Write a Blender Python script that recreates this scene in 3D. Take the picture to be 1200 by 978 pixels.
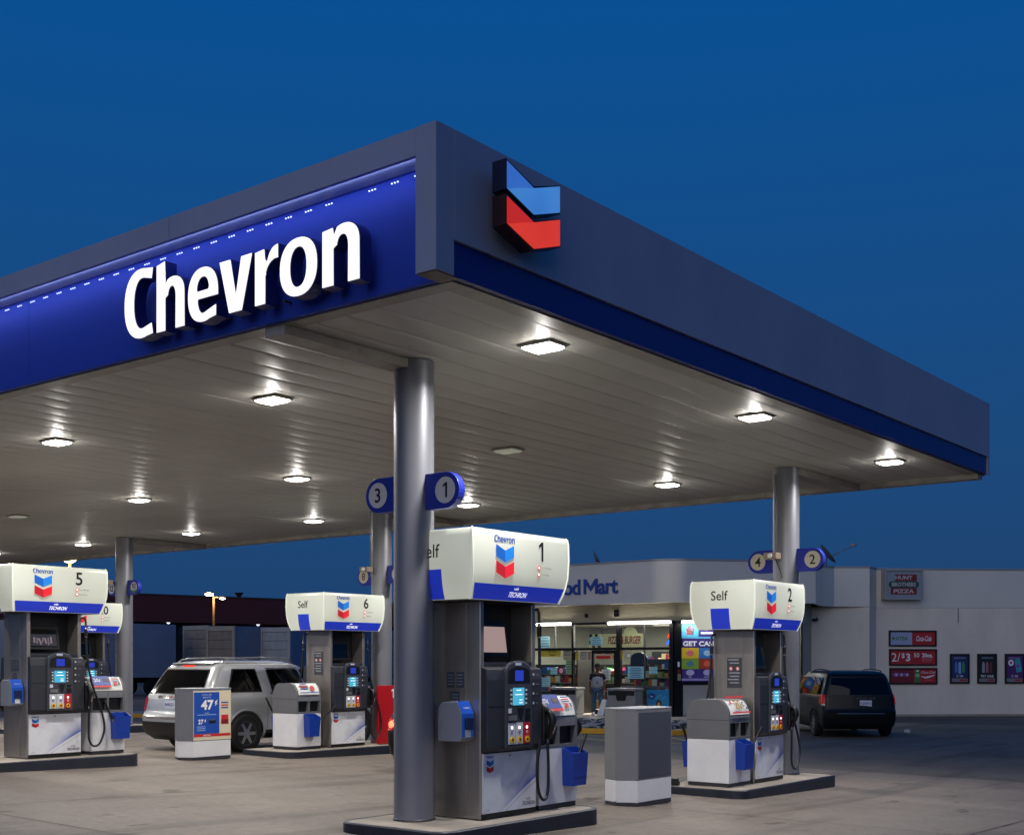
import bpy, bmesh, math, random
from mathutils import Vector, Matrix
R = math.radians
random.seed(7)
scene = bpy.context.scene
for o in list(bpy.data.objects): bpy.data.objects.remove(o, do_unlink=True)

# ---------------------------------------------------------------- camera
CAM_H = 1.85; FPX = 1456.0; CX = 600.0; HY = 775.0            # photograph pixels (1200 x 978)
YAW = math.atan(1148/1456.0); CA, SA = math.cos(YAW), math.sin(YAW)
cam = bpy.data.objects.new('camera', bpy.data.cameras.new('camera'))
scene.collection.objects.link(cam)
cam.location = (0, 0, CAM_H); cam.rotation_euler = (R(90), 0, YAW)
cam.data.sensor_width = 36.0; cam.data.lens = FPX/1200*36.0
cam.data.shift_y = (HY-489)/1200.0
cam.data.clip_start = 0.1; cam.data.clip_end = 2000
scene.camera = cam

# ---------------------------------------------------------------- dusk sky
SUN_EL, SUN_ROT = R(-1.0), R(165)
world = bpy.data.worlds.new('World'); scene.world = world; world.use_nodes = True
nt = world.node_tree; nt.nodes.clear()
sky = nt.nodes.new('ShaderNodeTexSky'); sky.sky_type = 'NISHITA'; sky.sun_disc = False
sky.sun_elevation = SUN_EL; sky.sun_rotation = SUN_ROT; sky.altitude = 0; sky.air_density = 1.0; sky.dust_density = 0.3; sky.ozone_density = 5.0
# deep blue hour: the clear-sky colour pulled towards an even twilight blue that pales little towards the horizon
geo = nt.nodes.new('ShaderNodeNewGeometry'); sep = nt.nodes.new('ShaderNodeSeparateXYZ'); nt.links.new(geo.outputs['Incoming'], sep.inputs[0])
up_ = nt.nodes.new('ShaderNodeMath'); up_.operation = 'MULTIPLY'; up_.inputs[1].default_value = -1.0; nt.links.new(sep.outputs['Z'], up_.inputs[0])
tw = nt.nodes.new('ShaderNodeValToRGB'); cr = tw.color_ramp
cr.elements[0].position = 0.0; cr.elements[0].color = (.085, .40, 1.16, 1)
cr.elements[1].position = 0.9; cr.elements[1].color = (.012, .50, 1.80, 1)
el_ = cr.elements.new(.16); el_.color = (.078, .50, 1.50, 1)
el_ = cr.elements.new(.46); el_.color = (.020, .60, 2.18, 1)
nt.links.new(up_.outputs[0], tw.inputs[0])
mx = nt.nodes.new('ShaderNodeMix'); mx.data_type = 'RGBA'; mx.inputs[0].default_value = .86
bg = nt.nodes.new('ShaderNodeBackground'); bg.inputs[1].default_value = 0.15
ow = nt.nodes.new('ShaderNodeOutputWorld')
nt.links.new(sky.outputs[0], mx.inputs[6]); nt.links.new(tw.outputs[0], mx.inputs[7])
nt.links.new(mx.outputs[2], bg.inputs[0]); nt.links.new(bg.outputs[0], ow.inputs[0])

# the broad afterglow where the sun went down, behind the camera: dim, very soft
sl = bpy.data.lights.new('sun', 'SUN'); sl.energy = 0.78; sl.angle = R(70); sl.color = (1.0, .95, .93)
so = bpy.data.objects.new('sun', sl); scene.collection.objects.link(so)
so.rotation_euler = Vector((-.26, .95, -.22)).to_track_quat('-Z', 'Y').to_euler()

scene.view_settings.view_transform = 'Standard'; scene.view_settings.look = 'None'
scene.view_settings.exposure = 0.0; scene.view_settings.gamma = 1.0; scene.view_settings.use_curve_mapping = False
scene.render.engine = 'CYCLES'
cy = scene.cycles
cy.max_bounces = 8; cy.diffuse_bounces = 4; cy.glossy_bounces = 4; cy.transmission_bounces = 6; cy.transparent_max_bounces = 12
cy.sample_clamp_indirect = 4.0; cy.caustics_reflective = False; cy.caustics_refractive = False
cy.use_denoising = True

# ---------------------------------------------------------------- photo pixel -> place
def dirw(px):
    t = (px-CX)/FPX; return (CA*t-SA, SA*t+CA)
def onx(px, py, x):
    q = dirw(px); d = x/q[0]; return Vector((x, q[1]*d, CAM_H+(HY-py)/FPX*d))
def ony(px, py, y):
    q = dirw(px); d = y/q[1]; return Vector((q[0]*d, y, CAM_H+(HY-py)/FPX*d))
def at(px, d, py=HY):
    q = dirw(px); return Vector((q[0]*d, q[1]*d, CAM_H+(HY-py)/FPX*d))
def online(px, py, a, b):            # pixel ray meets the vertical plane through a, b
    q = dirw(px); ex, ey = b[0]-a[0], b[1]-a[1]
    det = q[0]*(-ey)+q[1]*ex
    d = (a[0]*(-ey)+a[1]*ex)/det
    return Vector((q[0]*d, q[1]*d, CAM_H+(HY-py)/FPX*d))
def _sp(t, k): return k*math.log1p(math.exp(max(-40, t/k))) if t < 40*k else t
def _sc(v, lo, hi, k=1.5): return lo+_sp(v-lo, k)-_sp(v-hi, k)
def _ss(v, a, b):
    t = max(0, min(1, (v-a)/(b-a))); return t*t*(3-2*t)
def gz(x, y):                        # the forecourt drains towards the store
    return .08-.0155*(_sc(x, -24, -7)+8.5)*(1-_ss(y, 18, 27))-.025*(_sc(y, 4, 19)-10.5)

# ---------------------------------------------------------------- materials
def C(h):
    h = h.lstrip('#'); out = []
    for i in (0, 2, 4):
        v = int(h[i:i+2], 16)/255; out.append(v/12.92 if v <= .04045 else ((v+.055)/1.055)**2.4)
    return tuple(out)
_m = {}
def M(name, col=(.5, .5, .5), rough=.5, metal=0.0, emit=None, es=0.0, var=0.0, vscale=3.0, bump=0.0, bscale=60.0, rvar=0.0, coat=0.0, trans=0.0, spec=None, stretch=None):
    if name in _m: return _m[name]
    if isinstance(col, str): col = C(col)
    m = bpy.data.materials.new(name); m.use_nodes = True; _m[name] = m
    t = m.node_tree; b = t.nodes['Principled BSDF']
    b.inputs['Base Color'].default_value = (*col, 1); b.inputs['Roughness'].default_value = rough; b.inputs['Metallic'].default_value = metal
    if coat: b.inputs['Coat Weight'].default_value = coat; b.inputs['Coat Roughness'].default_value = .06
    if trans: b.inputs['Transmission Weight'].default_value = trans
    if spec is not None: b.inputs['Specular IOR Level'].default_value = spec
    if emit is not None:
        if isinstance(emit, str): emit = C(emit)
        b.inputs['Emission Color'].default_value = (*emit, 1); b.inputs['Emission Strength'].default_value = es
    tc = None
    def coords():
        nonlocal tc
        if tc is None: tc = t.nodes.new('ShaderNodeTexCoord')
        return tc.outputs['Object']
    if var or rvar:
        n = t.nodes.new('ShaderNodeTexNoise'); n.inputs['Scale'].default_value = vscale; n.inputs['Detail'].default_value = 8; n.inputs['Roughness'].default_value = .65
        if stretch:
            mp = t.nodes.new('ShaderNodeMapping'); mp.inputs['Scale'].default_value = stretch; t.links.new(coords(), mp.inputs[0]); t.links.new(mp.outputs[0], n.inputs['Vector'])
        else: t.links.new(coords(), n.inputs['Vector'])
        if var:
            r = t.nodes.new('ShaderNodeValToRGB'); r.color_ramp.elements[0].position = .3; r.color_ramp.elements[1].position = .72
            r.color_ramp.elements[0].color = (*[max(0, c*(1-var)) for c in col], 1); r.color_ramp.elements[1].color = (*[min(1, c*(1+var*.6)) for c in col], 1)
            t.links.new(n.outputs[0], r.inputs[0]); t.links.new(r.outputs[0], b.inputs['Base Color'])
        if rvar:
            mr = t.nodes.new('ShaderNodeMapRange'); mr.inputs[3].default_value = max(.03, rough-rvar); mr.inputs[4].default_value = min(1, rough+rvar)
            t.links.new(n.outputs[0], mr.inputs[0]); t.links.new(mr.outputs[0], b.inputs['Roughness'])
    if bump:
        n2 = t.nodes.new('ShaderNodeTexNoise'); n2.inputs['Scale'].default_value = bscale; n2.inputs['Detail'].default_value = 5
        t.links.new(coords(), n2.inputs['Vector'])
        bp = t.nodes.new('ShaderNodeBump'); bp.inputs['Strength'].default_value = bump; bp.inputs['Distance'].default_value = .01
        t.links.new(n2.outputs[0], bp.inputs['Height']); t.links.new(bp.outputs[0], b.inputs['Normal'])
    return m

# ---------------------------------------------------------------- mesh helpers
COL = scene.collection
class MB:
    def __init__(s): s.v = []; s.f = []; s.m = []; s.cur = 0
    def mat(s, i): s.cur = i; return s
    def face(s, idx): s.f.append(tuple(idx)); s.m.append(s.cur)
    def poly(s, pts):
        b = len(s.v); s.v += [tuple(p) for p in pts]; s.face(range(b, b+len(pts))); return s
    def box(s, x0, y0, z0, x1, y1, z1):
        b = len(s.v)
        s.v += [(x0,y0,z0),(x1,y0,z0),(x1,y1,z0),(x0,y1,z0),(x0,y0,z1),(x1,y0,z1),(x1,y1,z1),(x0,y1,z1)]
        for q in ((0,3,2,1),(4,5,6,7),(0,1,5,4),(1,2,6,5),(2,3,7,6),(3,0,4,7)): s.face([b+i for i in q])
        return s
    def prism(s, pts, lo, hi, ax='z'):
        f = {'z': lambda p, h: (p[0], p[1], h), 'y': lambda p, h: (p[0], h, p[1]), 'x': lambda p, h: (h, p[0], p[1])}[ax]
        b = len(s.v); n = len(pts)
        s.v += [f(p, lo) for p in pts]+[f(p, hi) for p in pts]
        s.face([b+i for i in range(n)][::-1]); s.face([b+n+i for i in range(n)])
        for i in range(n): j = (i+1) % n; s.face((b+i, b+j, b+n+j, b+n+i))
        return s
    def rings(s, rings, cap=True):
        b = len(s.v); n = len(rings[0])
        for r in rings: s.v += [tuple(p) for p in r]
        for k in range(len(rings)-1):
            for i in range(n):
                j = (i+1) % n; s.face((b+k*n+i, b+k*n+j, b+(k+1)*n+j, b+(k+1)*n+i))
        if cap: s.face([b+i for i in range(n)][::-1]); s.face([b+(len(rings)-1)*n+i for i in range(n)])
        return s
    def grid(s, rows):
        b = len(s.v); n = len(rows[0])
        for r in rows: s.v += [tuple(p) for p in r]
        for k in range(len(rows)-1):
            for i in range(n-1): s.face((b+k*n+i, b+k*n+i+1, b+(k+1)*n+i+1, b+(k+1)*n+i))
        return s
    def tube(s, path, r, n=8, cap=True):
        P = [Vector(p) for p in path]; rs = []
        ref = None
        for i, p in enumerate(P):
            d = (P[min(i+1, len(P)-1)]-P[max(i-1, 0)]).normalized()
            if ref is None: ref = d.orthogonal().normalized()
            ref = (ref-d*ref.dot(d)).normalized(); u = ref; w = d.cross(u)
            rr = r[i] if isinstance(r, (list, tuple)) else r
            rs.append([p+u*math.cos(2*math.pi*k/n)*rr+w*math.sin(2*math.pi*k/n)*rr for k in range(n)])
        return s.rings(rs, cap)
    def cyl(s, c, r, h, ax='z', n=20, r2=None):
        c = Vector(c); e = {'x': Vector((1,0,0)), 'y': Vector((0,1,0)), 'z': Vector((0,0,1))}[ax]
        return s.tube([c-e*h/2, c+e*h/2], [r, r if r2 is None else r2], n)
    def lathe(s, prof, c=(0,0,0), n=24, ax='z'):
        c = Vector(c); rs = []
        for (r, h) in prof:
            ring = []
            for k in range(n):
                a = 2*math.pi*k/n; p = (r*math.cos(a), r*math.sin(a), h)
                if ax == 'x': p = (h, p[0], p[1])
                if ax == 'y': p = (p[1], h, p[0])
                ring.append(c+Vector(p))
            rs.append(ring)
        return s.rings(rs)
    def ball(s, c, rx, ry=None, rz=None, n=12, k=8):
        ry = ry or rx; rz = rz or rx; rs = []
        for i in range(k+1):
            a = -math.pi/2+math.pi*(i+.001)/(k+.002); rs.append([(c[0]+rx*math.cos(a)*math.cos(2*math.pi*j/n), c[1]+ry*math.cos(a)*math.sin(2*math.pi*j/n), c[2]+rz*math.sin(a)) for j in range(n)])
        return s.rings(rs)
    def mesh(s, name, mats, smooth=False):
        me = bpy.data.meshes.new(name); me.from_pydata(s.v, [], s.f)
        if not isinstance(mats, (list, tuple)): mats = [mats]
        for m in mats: me.materials.append(m)
        for p, k in zip(me.polygons, s.m): p.material_index = min(k, len(mats)-1)
        bm = bmesh.new(); bm.from_mesh(me); bmesh.ops.recalc_face_normals(bm, faces=bm.faces[:]); bm.to_mesh(me); bm.free()
        if smooth:
            me.shade_smooth()
            try: me.set_sharp_from_angle(angle=R(smooth if smooth is not True else 40))
            except Exception: pass
        return me
    def build(s, name, mats, parent=None, smooth=False, bevel=0.0, loc=None):
        o = bpy.data.objects.new(name, s.mesh(name, mats, smooth)); COL.objects.link(o)
        if parent: o.parent = parent
        if loc is not None: o.location = loc
        if bevel:
            md = o.modifiers.new('bevel', 'BEVEL'); md.width = bevel; md.segments = 2; md.limit_method = 'ANGLE'; md.angle_limit = R(40)
        return o
def empty(name, loc=(0,0,0), rz=0.0):
    o = bpy.data.objects.new(name, None); COL.objects.link(o); o.location = loc; o.rotation_euler = (0, 0, rz); o.empty_display_size = .2
    return o
def tag(o, label, cat, group=None):
    o['label'] = label; o['category'] = cat
    if group: o['group'] = group
    return o
def struct(o): o['kind'] = 'structure'; return o
def copy_tree(o, parent=None):
    c = o.copy(); COL.objects.link(c); c.parent = parent
    for ch in list(o.children): copy_tree(ch, c)
    return c
# hand-drawn station lettering: condensed humanist capitals and lower case (metres, x-height .49)
def _arc(cx, cy, rx, ry, a0, a1, n=18, e=2.25):
    out = []
    for i in range(n+1):
        a = R(a0+(a1-a0)*i/n); c_, s_ = math.cos(a), math.sin(a)
        out.append((cx+rx*math.copysign(abs(c_)**(2/e), c_), cy+ry*math.copysign(abs(s_)**(2/e), s_)))
    return out
def _glyph(ch, W):
    s, X, th = .125, .49, .092
    if ch == 'o': return [_arc(W/2, X/2, W/2, X/2+.012, 0, 350, 34), _arc(W/2, X/2, W/2-s, X/2+.012-th, 350, 0, 34)]
    if ch == 'C':
        rx, ry, cy_ = W*.60, .342, .33
        o = _arc(rx, cy_, rx, ry, 62, 298, 34); i = _arc(rx+.012, cy_, rx-s*1.06, ry-.105, 296, 64, 34); return [[(W, cy_+.318)]+o[2:-2]+[(W, cy_-.318), (W-.02, cy_-.208)]+i[3:-3]+[(W-.02, cy_+.208)]]
    if ch == 'e':
        o = _arc(W/2, X/2, W/2, X/2+.012, -4, 300, 36); i = _arc(W/2+.006, X/2, W/2-s, X/2+.012-th, 300, 196, 14)
        return [[(W-.002, .205)]+o[1:-1]+[(W*.93, .022), (W*.93, .128)]+i[2:]+[(s+.012, .205)], _arc(W/2, X/2+.035, W/2-s*.98, X/2-th-.03, 180, 0, 18)[::1]+[(W-s*.95, .285), (s*.98, .285)]]
    if ch in 'hn':
        H = .655 if ch == 'h' else X
        st = [(0, 0), (0, H-.012), (s*.95, H+(.012 if ch == 'h' else 0)), (s, X-.07 if ch == 'n' else X-.045)]
        o = _arc(W*.60, X-.165, W*.40, .18, 118, 0, 14); i = _arc(W*.545, X-.19, W*.455-s, .105, 0, 165, 14)
        return [st+o+[(W, 0), (W-s, 0)]+i+[(s, X-.18), (s, 0)]]
    if ch == 'r': return [[(0, 0), (0, X-.012), (s*.92, X), (s, X-.09)]+_arc(W*1.0, X-.20, W-s-.01, .212, 160, 90, 8)+[(W, X-.112)]+_arc(W*1.02, X-.26, W-s, .148, 92, 175, 8)+[(s, X-.24), (s, 0)]]
    if ch == 'v': return [[(0, X), (s*1.12, X), (W/2+.004, .150), (W-s*1.08, X), (W, X), (W/2+.078, 0), (W/2-.082, 0)]]
# advance of each letter measured along the sign (start, end) in metres
_WORD = [('C', 0.0, .408), ('h', .452, .832), ('e', .870, 1.262), ('v', 1.272, 1.672), ('r', 1.700, 1.972), ('o', 1.985, 2.405), ('n', 2.452, 2.845)]
def curve_fill(loops, grow=0.0):
    cu = bpy.data.curves.new('t', 'CURVE'); cu.dimensions = '2D'; cu.fill_mode = 'FRONT'
    if grow:                                     # draw the edge in (or out) along its own normals
        nl = []
        for k_, lp in enumerate(loops):
            n_ = len(lp); ar = sum(lp[i][0]*lp[(i+1) % n_][1]-lp[(i+1) % n_][0]*lp[i][1] for i in range(n_)); sg = (1 if ar > 0 else -1)*(1 if k_ == 0 else -1); o_ = []
            for i in range(n_):
                a_, b_, c_ = Vector(lp[i-1]), Vector(lp[i]), Vector(lp[(i+1) % n_]); t1 = (b_-a_); t2 = (c_-b_)
                if t1.length < 1e-6 or t2.length < 1e-6: o_.append(tuple(b_)); continue
                t1.normalize(); t2.normalize(); nn = Vector((t1.y+t2.y, -(t1.x+t2.x)))
                nn = nn.normalized() if nn.length > .2 else Vector((0, 0)); o_.append(tuple(b_+nn*(grow*sg*1.15)))
            nl.append(o_)
        loops = nl
    for lp in loops:
        sp = cu.splines.new('POLY'); sp.points.add(len(lp)-1); sp.use_cyclic_u = True
        for p_, q_ in zip(sp.points, lp): p_.co = (q_[0], q_[1], 0, 1)
    ob = bpy.data.objects.new('t', cu); COL.objects.link(ob); bpy.context.view_layer.update()
    me = bpy.data.meshes.new_from_object(ob.evaluated_get(bpy.context.evaluated_depsgraph_get()))
    out = ([(v.co.x, v.co.y) for v in me.vertices], [tuple(p.vertices) for p in me.polygons])
    bpy.data.objects.remove(ob); bpy.data.curves.remove(cu); bpy.data.meshes.remove(me); return out
def station_word(grow=0.0):
    out = []
    for ch, a, b in _WORD:
        V, Fc = curve_fill(_glyph(ch, b-a), grow); out.append((ch, [(p[0]+a, p[1]) for p in V], Fc))
    return out
UP = Vector((0,0,1)); FX = Vector((0,1,0)); FY = Vector((1,0,0))     # reading directions: on a face towards +X, on a face towards -Y
_tc = {}
def text(name, body, mat, c, h=None, w=None, right=FX, up=UP, parent=None, bold=0.0, shear=0.0, depth=.003, align='c', res=3, spacing=1.0):
    """lettering as real geometry; c = centre (or left end) on the surface, h / w = height / width of its box"""
    key = (body, bold, shear, res, spacing)
    if key not in _tc and body == 'Chevron':
        V, Fc = [], []
        for _, v_, f_ in station_word(0): b_ = len(V); V += v_; Fc += [tuple(b_+i for i in f) for f in f_]
        _tc[key] = (V, Fc)
    if key not in _tc:
        cu = bpy.data.curves.new('t', 'FONT'); cu.body = body; cu.size = 1; cu.offset = bold; cu.shear = shear; cu.resolution_u = res; cu.space_character = spacing; cu.fill_mode = 'FRONT'
        ob = bpy.data.objects.new('t', cu); COL.objects.link(ob); bpy.context.view_layer.update()
        me = bpy.data.meshes.new_from_object(ob.evaluated_get(bpy.context.evaluated_depsgraph_get()))
        V = [(v.co.x, v.co.y) for v in me.vertices]; Fc = [tuple(p.vertices) for p in me.polygons]
        if body in ('1', '10', '12'):            # a figure one with its flag, drawn to sit with the other figures
            one = [(.18, 0), (.30, 0), (.30, .70), (.205, .70), (.03, .585), (.03, .475), (.18, .56)]
            if body == '1': V, Fc = one, [(0, 1, 2, 6), (2, 3, 4, 5, 6)]
            else:
                x0_ = max(v[0] for v in V)-min(v[0] for v in V)
                keep = [i for i, v in enumerate(V) if v[0] > min(q[0] for q in V)+x0_*.28]; mp_ = {i: k for k, i in enumerate(keep)}
                Fc = [tuple(mp_[i] for i in f) for f in Fc if all(i in mp_ for i in f)]; V = [V[i] for i in keep]
                sh_ = min(v[0] for v in V)-.40; b_ = len(V); V = V+[(p[0]+sh_, p[1]) for p in one]; Fc += [tuple(b_+i for i in f) for f in ((0, 1, 2, 6), (2, 3, 4, 5, 6))]
        bpy.data.objects.remove(ob); bpy.data.curves.remove(cu); bpy.data.meshes.remove(me)
        _tc[key] = (V, Fc)
    V, Fc = _tc[key]
    xs = [p[0] for p in V]; ys = [p[1] for p in V]; x0, x1, y0, y1 = min(xs), max(xs), min(ys), max(ys)
    sy = h/(y1-y0) if h else None; sx = w/(x1-x0) if w else None
    sy = sy or sx; sx = sx or sy
    ax = (x0+x1)/2 if align == 'c' else (x0 if align == 'l' else x1)
    right = Vector(right).normalized(); up = Vector(up).normalized(); n = right.cross(up)
    c = Vector(c)
    P = [c+right*((p[0]-ax)*sx)+up*((p[1]-(y0+y1)/2)*sy)+n*depth for p in V]
    me = bpy.data.meshes.new(name); me.from_pydata(P, [], Fc); me.materials.append(mat)
    o = bpy.data.objects.new(name, me); COL.objects.link(o)
    if parent: o.parent = parent
    return o
def plate(name, mat, c, w, h, right=FX, up=UP, parent=None, depth=.002, thick=.002):
    """a thin sheet (paper, decal, pane) with real thickness on a surface, centre c"""
    right = Vector(right).normalized(); up = Vector(up).normalized(); n = right.cross(up); c = Vector(c)
    b = MB(); q = [c+right*(sx*w/2)+up*(sy*h/2) for sx, sy in ((-1,-1),(1,-1),(1,1),(-1,1))]
    b.rings([[p+n*depth for p in q], [p+n*(depth+thick) for p in q]])
    return b.build(name, mat, parent)
def disc(name, mat, c, r, right=FX, up=UP, parent=None, depth=.002, thick=.002, n=24, ry=None):
    right = Vector(right).normalized(); up = Vector(up).normalized(); nn = right.cross(up); c = Vector(c)
    q = [c+right*r*math.cos(2*math.pi*k/n)+up*(ry or r)*math.sin(2*math.pi*k/n) for k in range(n)]
    b = MB(); b.rings([[p+nn*depth for p in q], [p+nn*(depth+thick) for p in q]])
    return b.build(name, mat, parent)
def arealight(name, loc, power, size, sizey=None, color=(1,1,1), parent=None, rot=(0,0,0), shape=None, spread=180):
    l = bpy.data.lights.new(name, 'AREA'); l.energy = power; l.color = color; l.size = size; l.spread = R(spread)
    if sizey: l.shape = 'RECTANGLE'; l.size_y = sizey
    else: l.shape = shape or 'DISK'
    o = bpy.data.objects.new(name, l); COL.objects.link(o); o.location = loc; o.rotation_euler = rot
    if parent: o.parent = parent
    return o

# shared materials
gray_fascia = M('gray_fascia_paint', '#959bb2', .45, .1, var=.10, vscale=.9, stretch=(1, 1, .35), rvar=.08)
blue_panel_m = M('blue_fascia_panel', '#2440ac', .6, 0, var=.05, vscale=.8, spec=.25)
blue_band_m = M('blue_band_paint', '#141a78', .4)
soffit_m = M('soffit_panel_paint', '#bcb9b3', .42, .06, var=.10, vscale=1.2, rvar=.08, bump=.05, bscale=4)
trim_m = M('soffit_trim_paint', '#a09a90', .45, .1, var=.25, vscale=4)
steel = M('brushed_steel', '#a8a19a', .33, .75, var=.09, vscale=5, rvar=.10, stretch=(2.5, 2.5, .5))
steel_dark = M('dark_steel', '#5d5b5c', .4, .6, var=.12, vscale=5)
col_paint = M('column_silver_paint', '#85868d', .44, .4, var=.06, vscale=2.5, rvar=.07)
black_pl = M('black_plastic', '#0b0b0d', .42)
rubber = M('black_rubber', '#060607', .5)
dark_gray = M('dark_gray_plastic', '#2c2e36', .45, var=.08, vscale=8)
mid_gray = M('mid_gray_plastic', '#55575e', .45, var=.08, vscale=6)
light_gray = M('light_gray_paint', '#8e9098', .45, var=.06, vscale=4)
white_paint = M('white_enamel', '#d9d9dc', .35, var=.08, vscale=3, rvar=.1)
logo_blue = M('logo_blue', '#1f6fbf', .4); logo_blue2 = M('logo_blue_dark', '#14509e', .4)
logo_red = M('logo_red', '#c81f2d', .4); logo_red2 = M('logo_red_dark', '#9d1522', .4)
ink_blue = M('ink_blue', '#123a8c', .5); ink_black = M('ink_black', '#0c0c10', .5); ink_white = M('ink_white', '#e8e8ea', .5); ink_red = M('ink_red', '#c02028', .5); ink_gray = M('ink_gray', '#5a5d66', .5)
paper = M('white_paper', '#e4e4e0', .7); paper_cyan = M('cyan_paper', '#9fd6de', .7)
chrome = M('chrome', '#d0d0d4', .12, 1.0)
concrete = M('concrete', '#9b9185', .8, 0, var=.22, vscale=1.5, bump=.25, bscale=40)
tyre_m = M('tyre_rubber', '#0b0b0b', .75)
glass_dark = M('tinted_glass', '#020305', .04, 0, spec=.3)
blue_bucket = M('blue_bucket_plastic', '#123a9c', .38, var=.05)
# ================================================================ ground
def ground_sheet(name, xs, ys, dz, mat):
    rows = [[(x, y, gz(x, y)+dz) for x in xs] for y in ys]
    o = MB().grid(rows).build(name, mat, smooth=True); return struct(o)
def axis(lo, hi, step, far):
    a = [-far, -far*.5, -far*.25, -far*.12]; a = [lo+v for v in a]
    n = int((hi-lo)/step); return a+[lo+i*(hi-lo)/n for i in range(n+1)]+[hi+far*k for k in (.12, .25, .5, 1)]
def ground_mat(name, base, dark, rough, spots, tint):
    m = bpy.data.materials.new(name); m.use_nodes = True; t = m.node_tree; b = t.nodes['Principled BSDF']
    tc = t.nodes.new('ShaderNodeTexCoord')
    def noise(sc, det=6, rg=.6, stretch=(1,1,1)):
        mp = t.nodes.new('ShaderNodeMapping'); mp.inputs['Scale'].default_value = stretch; t.links.new(tc.outputs['Object'], mp.inputs[0])
        n = t.nodes.new('ShaderNodeTexNoise'); n.inputs['Scale'].default_value = sc; n.inputs['Detail'].default_value = det; n.inputs['Roughness'].default_value = rg
        t.links.new(mp.outputs[0], n.inputs['Vector']); return n.outputs[0]
    def ramp(src, a, c, p0, p1):
        r = t.nodes.new('ShaderNodeValToRGB'); r.color_ramp.elements[0].position = p0; r.color_ramp.elements[1].position = p1
        r.color_ramp.elements[0].color = (*a, 1); r.color_ramp.elements[1].color = (*c, 1); t.links.new(src, r.inputs[0]); return r.outputs[0]
    def mul(a, c, f=1.0):
        x = t.nodes.new('ShaderNodeMix'); x.data_type = 'RGBA'; x.blend_type = 'MULTIPLY'; x.inputs[0].default_value = f
        t.links.new(a, x.inputs[6]); t.links.new(c, x.inputs[7]); return x.outputs[2]
    big = ramp(noise(.22, 6, .6), C(dark), C(base), .32, .68)
    fine = ramp(noise(9, 8, .7), (.72,)*3, (1.08,)*3, .3, .7)
    stain = ramp(noise(.9, 5, .62, (1, .45, 1)), tint, (1, 1, 1), spots, spots+.09)
    oil = ramp(noise(2.7, 3, .5, (1, .5, 1)), (.42, .40, .38), (1, 1, 1), .27, .33)
    tyre = ramp(noise(.8, 4, .55, (1.6, .12, 1)), (.66,)*3, (1, 1, 1), .36, .46)
    wash = ramp(noise(.45, 6, .7, (1, .6, 1)), (1, 1, 1), (1.22, 1.2, 1.16), .55, .72)
    seed = ramp(noise(60, 3, .7), (.8,)*3, (1.1,)*3, .35, .65)
    col = mul(mul(mul(mul(mul(mul(big, fine), stain), oil), seed, .7), tyre), wash); t.links.new(col, b.inputs['Base Color'])
    mr = t.nodes.new('ShaderNodeMapRange'); mr.inputs[3].default_value = rough-.18; mr.inputs[4].default_value = rough+.12; t.links.new(noise(1.1), mr.inputs[0]); t.links.new(mr.outputs[0], b.inputs['Roughness'])
    bp = t.nodes.new('ShaderNodeBump'); bp.inputs['Strength'].default_value = .25; bp.inputs['Distance'].default_value = .012; t.links.new(noise(35, 8, .75), bp.inputs['Height']); t.links.new(bp.outputs[0], b.inputs['Normal'])
    return m
asphalt_m = ground_mat('asphalt', '#6b655d', '#4c4843', .8, .34, (.7, .7, .7))
apron_m = ground_mat('forecourt_concrete', '#7e7369', '#685f57', .72, .31, (.62, .59, .56))
ground_sheet('asphalt_ground', axis(-50, 25, 1.5, 420), axis(-12, 66, 1.5, 420), 0.0, asphalt_m)
ground_sheet('concrete_forecourt', [-42+i*.75 for i in range(61)], [-2+i*.75 for i in range(32)], .006, apron_m)
# cut joints of the concrete slabs
jm = M('joint_sealant', '#2a2724', .8)
jb = MB()
def strip(b, x0, y0, x1, y1, w, dz, n=24):
    L = math.hypot(x1-x0, y1-y0); nx, ny = -(y1-y0)/L*w/2, (x1-x0)/L*w/2; rows = []
    for i in range(n+1):
        f = i/n; x = x0+(x1-x0)*f; y = y0+(y1-y0)*f; rows.append([(x+nx, y+ny, gz(x+nx, y+ny)+dz), (x-nx, y-ny, gz(x-nx, y-ny)+dz)])
    b.grid(rows)
for x in (-39.5, -30.8, -22.0, -13.2, -4.4): strip(jb, x, -2, x, 21.2, .014, .0105)
for y in (2.0, 7.0, 13.4, 19.6): strip(jb, -42, y, 3, y, .014, .0105)
struct(jb.build('slab_joints', jm))

# ================================================================ canopy
XL, XR, YF, YB, ZC, ZT = -37.8, -6.43, 7.21, 20.74, 4.9, 6.05
canopy = empty('fuel_canopy', (XR, YF, ZC))
tag(canopy, 'large flat canopy with gray and blue fascia over the fuel pumps', 'canopy')
canopy.location = (0, 0, 0)
G = .003
cuts = [-6.65]
while cuts[-1] > XL+.3: cuts.append(max(XL+.22, cuts[-1]-3.16))
for a, b in zip(cuts, cuts[1:]): MB().box(b+G, YF, 5.83, a-G, YF+.26, ZT).build('top_fascia_panel', gray_fascia, canopy)
MB().box(-6.65, YF-.002, ZC, XR-.0035, YF+.21, ZT+.002).build('corner_panel', gray_fascia, canopy)
MB().box(XL, YF-.002, ZC, XL+.22, YF+.21, ZT+.002).build('corner_panel', gray_fascia, canopy)
cuts = [-6.652]
while cuts[-1] > XL+.3: cuts.append(max(XL+.22, cuts[-1]-5.98))
for a, b in zip(cuts, cuts[1:]): MB().box(b+.002, YF+.23, ZC, a-.002, YF+.29, 5.828).build('blue_front_panel', blue_panel_m, canopy)
ys = [YF+.212, 10.9, 14.2, 17.5, YB]
for a, b in zip(ys, ys[1:]): MB().box(XR-.07, a, 5.18, XR, b-.0015, ZT).build('side_fascia_panel', gray_fascia, canopy)
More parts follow.
